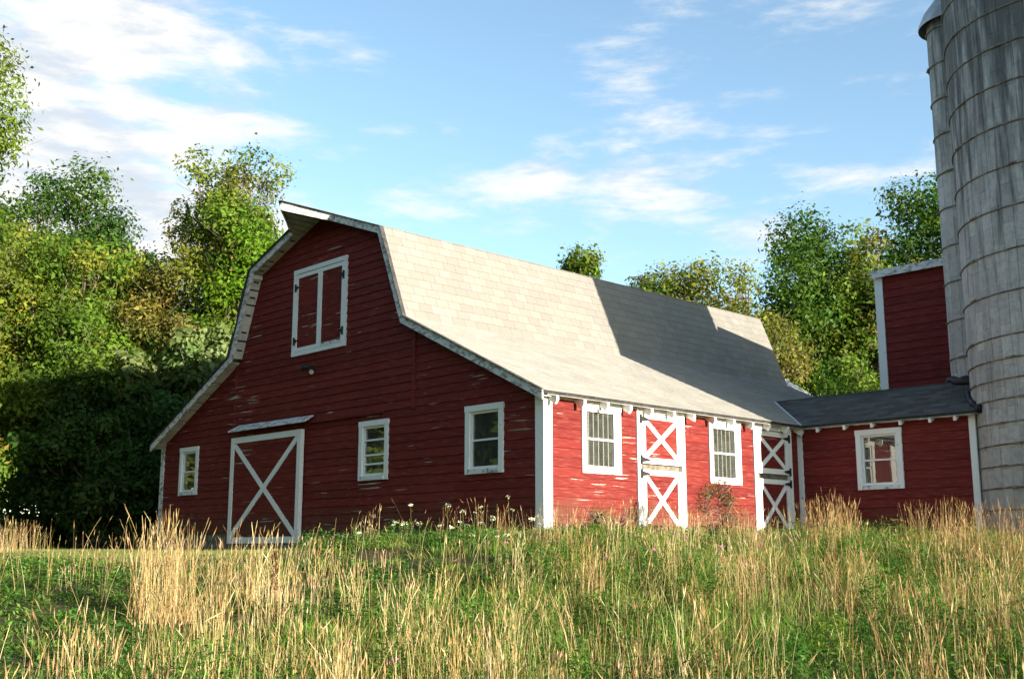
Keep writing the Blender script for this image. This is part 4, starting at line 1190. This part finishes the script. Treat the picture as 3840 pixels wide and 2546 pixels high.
# ---- wildflowers, each a plant of its own
def flower_kind(name, label, group, pts, cols, hd, hrange, seed):
    g = random.Random(seed); gg = np.random.default_rng(seed)
    protos = []
    for k in range(4):
        st = MB().tube([(0, 0, 0), (g.uniform(-0.02, 0.02), g.uniform(-0.02, 0.02), 0.5), (g.uniform(-0.04, 0.04), g.uniform(-0.04, 0.04), 1.0)], [0.0035, 0.003, 0.0022], 5)
        me = bpy.data.meshes.new('stem'); me.from_pydata([tuple(v) for v in st.v], [], st.f)
        at = me.color_attributes.new('tint', 'FLOAT_COLOR', 'POINT')
        for d_ in at.data: d_.color = (0.10, 0.15, 0.04, 1)
        m_ = 26
        a = gg.random(m_)*6.28; rr_ = hd*np.sqrt(gg.random(m_)); P = np.stack([np.cos(a)*rr_, np.sin(a)*rr_, gg.normal(0, hd*0.22, m_)+hd*0.2*(1-(rr_/hd)**2)], 1)
        V, F = leaf_quads(P, gg.uniform(0.35, 0.7, m_)*hd, gg, 0.7, 0.8)
        T = np.repeat(palette(gg, m_, cols, 0.12), 4, 0)
        mh = np_mesh('head', V, F, T)
        protos.append((me, mh, st.v[-1]))
    for k, (px, py) in enumerate(pts):
        me, mh, tip = protos[k % 4]
        h = g.uniform(*hrange)
        e = empty(name, (px, py, float(gz(np.array([px]), np.array([py]))[0])-0.02)); tag(e, label, 'wildflower', group)
        e.rotation_euler = (g.uniform(-0.1, 0.1), g.uniform(-0.1, 0.1), g.uniform(0, 6.28))
        s_ = link('stem', me, 'grass', e); s_.scale = (1, 1, h)
        hdo = link('head', mh, 'petal', e); hdo.location = (tip[0], tip[1], h)
        hdo.rotation_euler = (g.uniform(-0.4, 0.4), g.uniform(-0.4, 0.4), 0); sc = g.uniform(0.7, 1.25); hdo.scale = (sc, sc, sc)
gw = random.Random(5)
pts = [(gw.gauss(1.1, 0.75), gw.gauss(-2.75, 0.55)) for _ in range(26)]
flower_kind('white_wildflower', 'white flat-headed wildflower in the patch before the gable wall', 'white wildflowers', pts, [(0.78, 0.80, 0.62), (0.70, 0.74, 0.50)], 0.040, (0.35, 0.72), 81)
pts = [(gw.gauss(3.9, 0.75), gw.gauss(-1.6, 0.65)) for _ in range(30)]
flower_kind('pink_wildflower', 'small pink wildflower in the grass below the first Dutch door', 'pink wildflowers', pts, [(0.62, 0.22, 0.42), (0.55, 0.16, 0.34), (0.66, 0.36, 0.50)], 0.026, (0.40, 0.62), 82)
flower_kind('pink_wildflower', 'lone pink wildflower low in the foreground grass', 'lone pink wildflowers', [(5.8, -8.2), (7.4, -7.4), (6.6, -8.3)], [(0.62, 0.22, 0.42), (0.55, 0.16, 0.34)], 0.026, (0.40, 0.55), 83)

# ------------------------------------------------------------------ trees and shrubs
def limb_mesh(mb, p0, p1, r0, r1, r, k=5, wob=0.12):
    p0, p1 = Vector(p0), Vector(p1); d = p1-p0; L = d.length; pts = []
    for i in range(k):
        t = i/(k-1); q = p0+d*t
        if 0 < i < k-1: q += Vector((r.gauss(0, wob), r.gauss(0, wob), r.gauss(0, wob*0.5)))*L*0.25
        pts.append(q)
    mb.tube(pts, [r0+(r1-r0)*i/(k-1) for i in range(k)], 6)
    return pts
def tree(name, label, cat, x, y, ztop, zlow, rad, n_leaf, leaf, cols, seed, lobes=34, lobe_r=0.34, trunk=0.16, hollow=0.5, ex=1.0, up=0.5, group=None, tw_vis=True, asp=0.55, sparse_top=0.0, shape=1.0):
    """crown between zlow and ztop made of many small leaf clumps carried by limbs"""
    r = random.Random(seed); g = np.random.default_rng(seed)
    z0 = float(gz(np.array([x]), np.array([y]))[0])-0.05
    t = empty(name, (x, y, z0)); tag(t, label, cat, group)
    hh = (ztop-zlow)/2; zc = (ztop+zlow)/2
    # lobes on an irregular ellipsoid
    C = []
    for k in range(lobes):
        for _ in range(40):
            v = np.array([r.gauss(0, 1), r.gauss(0, 1), r.gauss(0, 1)]); v /= np.linalg.norm(v)
            s = (hollow+(1-hollow)*r.random())*r.uniform(0.82, 1.06)
            zf = v[2]*s
            taper = 1-0.35*max(zf, 0)**2*shape
            c = np.array([x+v[0]*s*rad*taper*ex, y+v[1]*s*rad*taper, zc+zf*hh])
            if all(np.linalg.norm(c-q[0]) > rad*lobe_r*0.55 for q in C): break
        lr = rad*lobe_r*r.uniform(0.6, 1.25)
        c[2] = min(c[2], ztop-lr*0.7)
        C.append((c, lr))
    # wood
    wood = MB()
    top = Vector((x+r.gauss(0, 0.15), y+r.gauss(0, 0.15), zlow+(ztop-zlow)*0.72))
    tp = limb_mesh(wood, (x, y, z0), top, trunk, trunk*0.25, r, 8, 0.05)
    wood.build('trunk', 'bark', t, True)
    br = MB()
    for c, lr in C:
        f = min(max((c[2]-z0)*0.62/(top.z-z0+1e-6), 0.12), 0.95)*len(tp); p = tp[min(int(f), len(tp)-1)]
        pts = limb_mesh(br, p, c, trunk*0.32, 0.012, r, 5, 0.16)
        for _ in range(3):
            e = Vector(c)+Vector((r.gauss(0, 1), r.gauss(0, 1), r.gauss(0.3, 0.8)))*lr*0.75
            br.tube([pts[3], e], [0.012, 0.004], 4)
    br.build('branches', 'bark', t, True)
    # leaves: gathered in sprigs on each lobe
    wts = np.array([q[1]**2 for q in C]); wts *= np.array([1-sparse_top*max(0, (q[0][2]-zc)/hh) for q in C]); wts /= wts.sum()
    n_leaf = int(n_leaf*1.5); leaf *= 0.98
    per = 9; ns = max(1, n_leaf//per)
    li = g.choice(len(C), ns, p=wts)
    cen = np.array([q[0] for q in C])[li]; lr = np.array([q[1] for q in C])[li]
    v = g.normal(0, 1, (ns, 3)); v /= np.linalg.norm(v, axis=1, keepdims=True)
    v[:, 2] = v[:, 2]*0.85+0.10
    rr_ = lr*(0.55+0.52*g.random(ns)**0.7)
    sp = cen+v*rr_[:, None]
    P = np.repeat(sp, per, 0)+g.normal(0, 1, (ns*per, 3))*np.repeat(lr*0.13+leaf*0.55, per)[:, None]
    size = leaf*np.clip(g.lognormal(0, 0.32, ns*per), 0.45, 1.9)
    V, F = leaf_quads(P, size, g, up, asp, 0.25, np.repeat(v, per, 0))
    lobe_t = palette(g, len(C), cols, 0.13)
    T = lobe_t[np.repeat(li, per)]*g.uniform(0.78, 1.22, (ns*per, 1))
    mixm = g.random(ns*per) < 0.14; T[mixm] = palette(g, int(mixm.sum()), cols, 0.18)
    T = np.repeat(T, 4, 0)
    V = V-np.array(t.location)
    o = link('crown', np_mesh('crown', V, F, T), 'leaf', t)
    return t
DK = [(0.034, 0.082, 0.014), (0.044, 0.098, 0.017), (0.060, 0.115, 0.020)]
MID = [(0.085, 0.155, 0.018), (0.115, 0.180, 0.024), (0.060, 0.120, 0.016), (0.145, 0.185, 0.032)]
YEL = [(0.150, 0.205, 0.026), (0.185, 0.215, 0.030), (0.115, 0.180, 0.022), (0.205, 0.205, 0.034), (0.225, 0.185, 0.028)]
BRT = [(0.105, 0.205, 0.014), (0.135, 0.230, 0.018), (0.085, 0.175, 0.014)]
OLV = [(0.165, 0.155, 0.038), (0.140, 0.145, 0.034), (0.200, 0.160, 0.036), (0.125, 0.155, 0.030)]
PALE = [(0.16, 0.22, 0.075), (0.20, 0.255, 0.10), (0.13, 0.19, 0.055)]
# left of the barn
tree('ash_tree', 'tall feathery tree cut by the left picture edge', 'tree', -17.9, -5.3, 14.2, 4.6, 2.7, 26000, 0.14, MID+YEL[:1], 101, lobes=52, ex=0.95, asp=0.38)
tree('thicket_tree', 'fresh green tree under the feathery one at the left edge', 'tree', -22.6, -3.0, 10.4, 3.5, 1.9, 13000, 0.14, MID+YEL[:2], 116, lobes=40)
tree('oak_tree', 'dark round topped tree behind the yellow-green thicket', 'tree', -29.6, 3.4, 14.4, 3.0, 2.7, 24000, 0.15, DK, 102, lobes=46, shape=0.3)
tree('oak_tree', 'smaller dark tree right of the dark round topped one', 'tree', -30.4, 6.0, 13.6, 4.0, 1.7, 12000, 0.15, DK, 103, lobes=24, shape=0.4)
tree('thicket_tree', 'yellow-green bushy tree below the dark round tree', 'tree', -22.6, 0.8, 10.9, 1.0, 2.6, 23000, 0.14, YEL[:4]+MID[:2], 104, lobes=56)
tree('thicket_tree', 'olive bushy tree leaning towards the vine-clad tree', 'tree', -22.2, 3.2, 9.4, 1.0, 2.2, 18000, 0.14, YEL[:3]+OLV[:1], 105, lobes=50)
tree('thicket_tree', 'sunlit green bushy tree at the left edge', 'tree', -23.6, 0.1, 8.6, 0.4, 2.3, 19000, 0.14, MID+YEL[:2], 106, lobes=52)
tree('thicket_tree', 'yellow-tinged bushy tree behind the left edge trees', 'tree', -26.0, -0.9, 11.0, 1.0, 2.6, 17000, 0.15, YEL+MID[:2], 107, lobes=46)
tree('thicket_tree', 'low green bushy tree in the middle of the left thicket', 'tree', -20.6, 0.9, 7.2, 0.2, 2.1, 17000, 0.13, MID+BRT[:1], 108, lobes=50)
tree('vine_clad_tree', 'tall tree with brownish thin top and bright green vines', 'tree', -19.9, 5.0, 13.7, 5.5, 2.35, 15000, 0.13, YEL[:3]+OLV[:2], 109, lobes=64, lobe_r=0.29, sparse_top=0.4, hollow=0.2)
tree('vine_mass', 'bright green vines hanging on the tall tree', 'vine', -18.9, 4.9, 11.2, 3.0, 1.95, 21000, 0.14, BRT, 110, lobes=46, hollow=0.4)
tree('thicket_tree', 'dark green shrubby tree touching the left barn rake', 'tree', -19.8, 3.9, 7.8, 0.1, 2.0, 17000, 0.13, DK+MID[:2], 111, lobes=46)
tree('thicket_tree', 'olive shrub between the thicket and the vine-clad tree', 'tree', -20.4, 3.0, 8.8, 0.5, 1.7, 13000, 0.125, OLV, 112, lobes=40)
tree('sapling', 'pale broad-leaved sapling catching sun beside the barn rake', 'sapling', -17.4, 2.9, 6.3, 3.9, 1.05, 2400, 0.17, PALE, 113, lobes=18, lobe_r=0.4, trunk=0.04, asp=0.75, up=0.9)
tree('sapling', 'short pale-leaved sapling deep in the left thicket', 'sapling', -18.6, 1.3, 5.5, 3.9, 0.7, 900, 0.19, PALE+MID[:1], 114, lobes=12, lobe_r=0.4, trunk=0.04, asp=0.7, up=0.9)
tree('shrub', 'orange-tinged shrub at the left edge beside the lawn', 'shrub', -14.6, -4.7, 2.3, -0.4, 1.05, 7500, 0.10, MID[:2]+OLV[:1]+YEL[3:], 115, lobes=28, trunk=0.05)
for k, (x, y, zt, rd) in enumerate(((-17.6, 0.9, 3.9, 1.7), (-17.0, 1.6, 4.6, 1.8), (-16.6, 3.6, 4.2, 1.5), (-21.4, 0.5, 4.2, 1.9), (-19.4, 0.2, 4.8, 2.0))):
    tree('shrub', ['shaded dark shrub at the left of the thicket foot', 'shaded dark shrub nearest the barn corner', 'shaded shrub half hidden behind the barn corner', 'shaded shrub behind the orange-tinged one', 'shaded tall shrub in the middle of the thicket foot'][k], 'shrub', x, y, zt, -0.7, rd, 7500, 0.15, [(0.026, 0.060, 0.012), (0.034, 0.074, 0.014), (0.045, 0.090, 0.018)], 120+k, lobes=30, lobe_r=0.26, trunk=0.05, group='shaded shrubs left of the barn')  # leaf colours darkened to deepen the shade at the thicket foot
# beyond the ridge and to the right
tree('maple_tree', 'small bright tree top showing over the barn ridge', 'tree', -16.9, 19.5, 11.75, 5.0, 1.8, 9000, 0.17, BRT[:2]+MID[:2], 131, lobes=24, lobe_r=0.36)
tree('hedge_tree', 'orange-green bushy tree behind the shaded roof', 'tree', -10.6, 18.0, 10.2, 4.0, 2.0, 14500, 0.125, YEL+OLV[:2]+MID[:1], 132, lobes=44)
tree('hedge_tree', 'low rusty bush left of the orange-green one behind the roof', 'tree', -13.0, 18.4, 9.9, 4.5, 1.35, 6500, 0.125, OLV+YEL[:2]+[(0.24, 0.14, 0.035)], 133, lobes=24)
tree('hedge_tree', 'brownish twiggy tree beyond the far barn gable', 'tree', -6.6, 16.0, 8.8, 2.0, 1.9, 11500, 0.115, OLV[:2]+YEL[:3], 134, lobes=48, sparse_top=0.3, hollow=0.3)
tree('maple_tree', 'full dark green maple between the barn end and the tower', 'tree', -7.5, 21.6, 11.7, 1.5, 2.6, 25000, 0.145, DK+MID[:3], 135, lobes=58)
tree('maple_tree', 'olive sunlit tree just left of the tower wall', 'tree', -5.6, 22.6, 11.3, 1.0, 2.4, 21000, 0.15, MID+OLV[:1]+YEL[:1], 136, lobes=50)
tree('maple_tree', 'tallest right-hand maple rising behind the tower roof', 'tree', -5.4, 26.2, 13.3, 4.0, 2.7, 21000, 0.155, DK[1:]+MID[:1], 137, lobes=52, shape=0.4)
tree('maple_tree', 'green maple mostly hidden behind the silo chute', 'tree', -2.4, 27.0, 13.4, 4.0, 2.3, 11000, 0.155, DK[1:]+MID[:1], 138, lobes=34, shape=0.4)
tree('shrub', 'green shrub at the foot of the right-hand maples', 'shrub', -2.0, 15.2, 5.0, -0.2, 1.5, 9500, 0.125, MID+BRT[:1], 139, lobes=32, trunk=0.05)
# the wood closes the view behind the thicket
gq = np.random.default_rng(77)
nq = 24000
ang = gq.uniform(0, 1, nq); qx = -27-10*gq.random(nq)+2*np.sin(ang*9); qy = -9+26*ang; qh = 5.5+1.6*np.sin(ang*31)+1.2*np.sin(ang*73+1)
P = np.stack([qx, qy, gz(qx, qy)+qh*gq.random(nq)**0.8], 1)
V, F = leaf_quads(P, gq.uniform(0.16, 0.34, nq), gq, 0.4, 0.55); T = np.repeat(palette(gq, nq, DK+MID, 0.2), 4, 0)
o = link('woodland', np_mesh('woodland', V, F, T), 'leaf'); tag(o, 'dim wood closing the view behind the left thicket', 'wood', kind='stuff')
# the tree line goes on to the left of the view and round behind; the gable panes mirror it, and the unseen row is enlarged to cut the gable's skylight
BL_ = ['first green boundary tree beyond the left picture edge', 'second green boundary tree beyond the left picture edge', 'third green boundary tree left of the viewpoint', 'tall boundary tree in the second row on the left', 'boundary tree almost behind the viewpoint', 'boundary tree nearest the thicket on the left', 'boundary tree straight behind the viewpoint', 'boundary tree behind and right of the viewpoint']
for k, (x, y, zt, rd) in enumerate(((-23, -13, 14, 3.8), (-18, -19.5, 14, 4.0), (-11, -24, 14, 4.2), (-25, -24, 16, 4.4), (-3, -28, 14, 4.4), (-29, -8, 14, 3.4), (6, -31, 15, 4.6), (16, -33, 15, 4.6))):
    tree('boundary_tree', BL_[k], 'tree', x, y, zt, 0.0, rd, 5500, 0.52, MID+YEL[:1]+DK, 150+k, lobes=40, group='boundary trees beside the viewpoint')

# ---- weeds that stand out singly
tree('goldenrod_weed', 'reddish bushy weed against the sunlit wall between window and doors', 'weed', 1.7, 2.6, 0.75, -0.30, 0.42, 1800, 0.04, [(0.10, 0.12, 0.03), (0.17, 0.11, 0.045), (0.13, 0.06, 0.03)], 161, lobes=18, trunk=0.008, asp=0.3)
tree('goldenrod_weed', 'thin green weed at the foot of the sunlit barn corner', 'weed', 1.0, 0.5, 0.25, -0.25, 0.35, 420, 0.032, [(0.12, 0.16, 0.05), (0.16, 0.15, 0.05)], 162, lobes=14, trunk=0.006, asp=0.35)
dk = empty('dock_plant', (2.5, -6.8, float(gz(np.array([2.5]), np.array([-6.8]))[0])))
tag(dk, 'dark brown seeding dock stalk in the straw before the sliding door', 'weed')
gd = np.random.default_rng(5)
hz = dk.location.z
MB().tube([(2.5, -6.8, hz), (2.52, -6.79, hz+0.3), (2.50, -6.78, hz+0.66)], [0.006, 0.005, 0.003], 5).build('stem', 'bark', dk)
m_ = 320; tt = gd.random(m_); rr_ = 0.035*(1-0.6*tt); a = gd.random(m_)*6.28
P = np.stack([2.5+np.cos(a)*rr_, -6.79+np.sin(a)*rr_, hz+0.25+0.42*tt], 1)
V, F = leaf_quads(P, gd.uniform(0.016, 0.03, m_), gd, 0.1, 0.8); T = np.repeat(palette(gd, m_, [(0.10, 0.035, 0.015), (0.15, 0.06, 0.025)], 0.2), 4, 0)
link('seeds', np_mesh('seeds', V-np.array(dk.location), F, T), 'straw', dk)
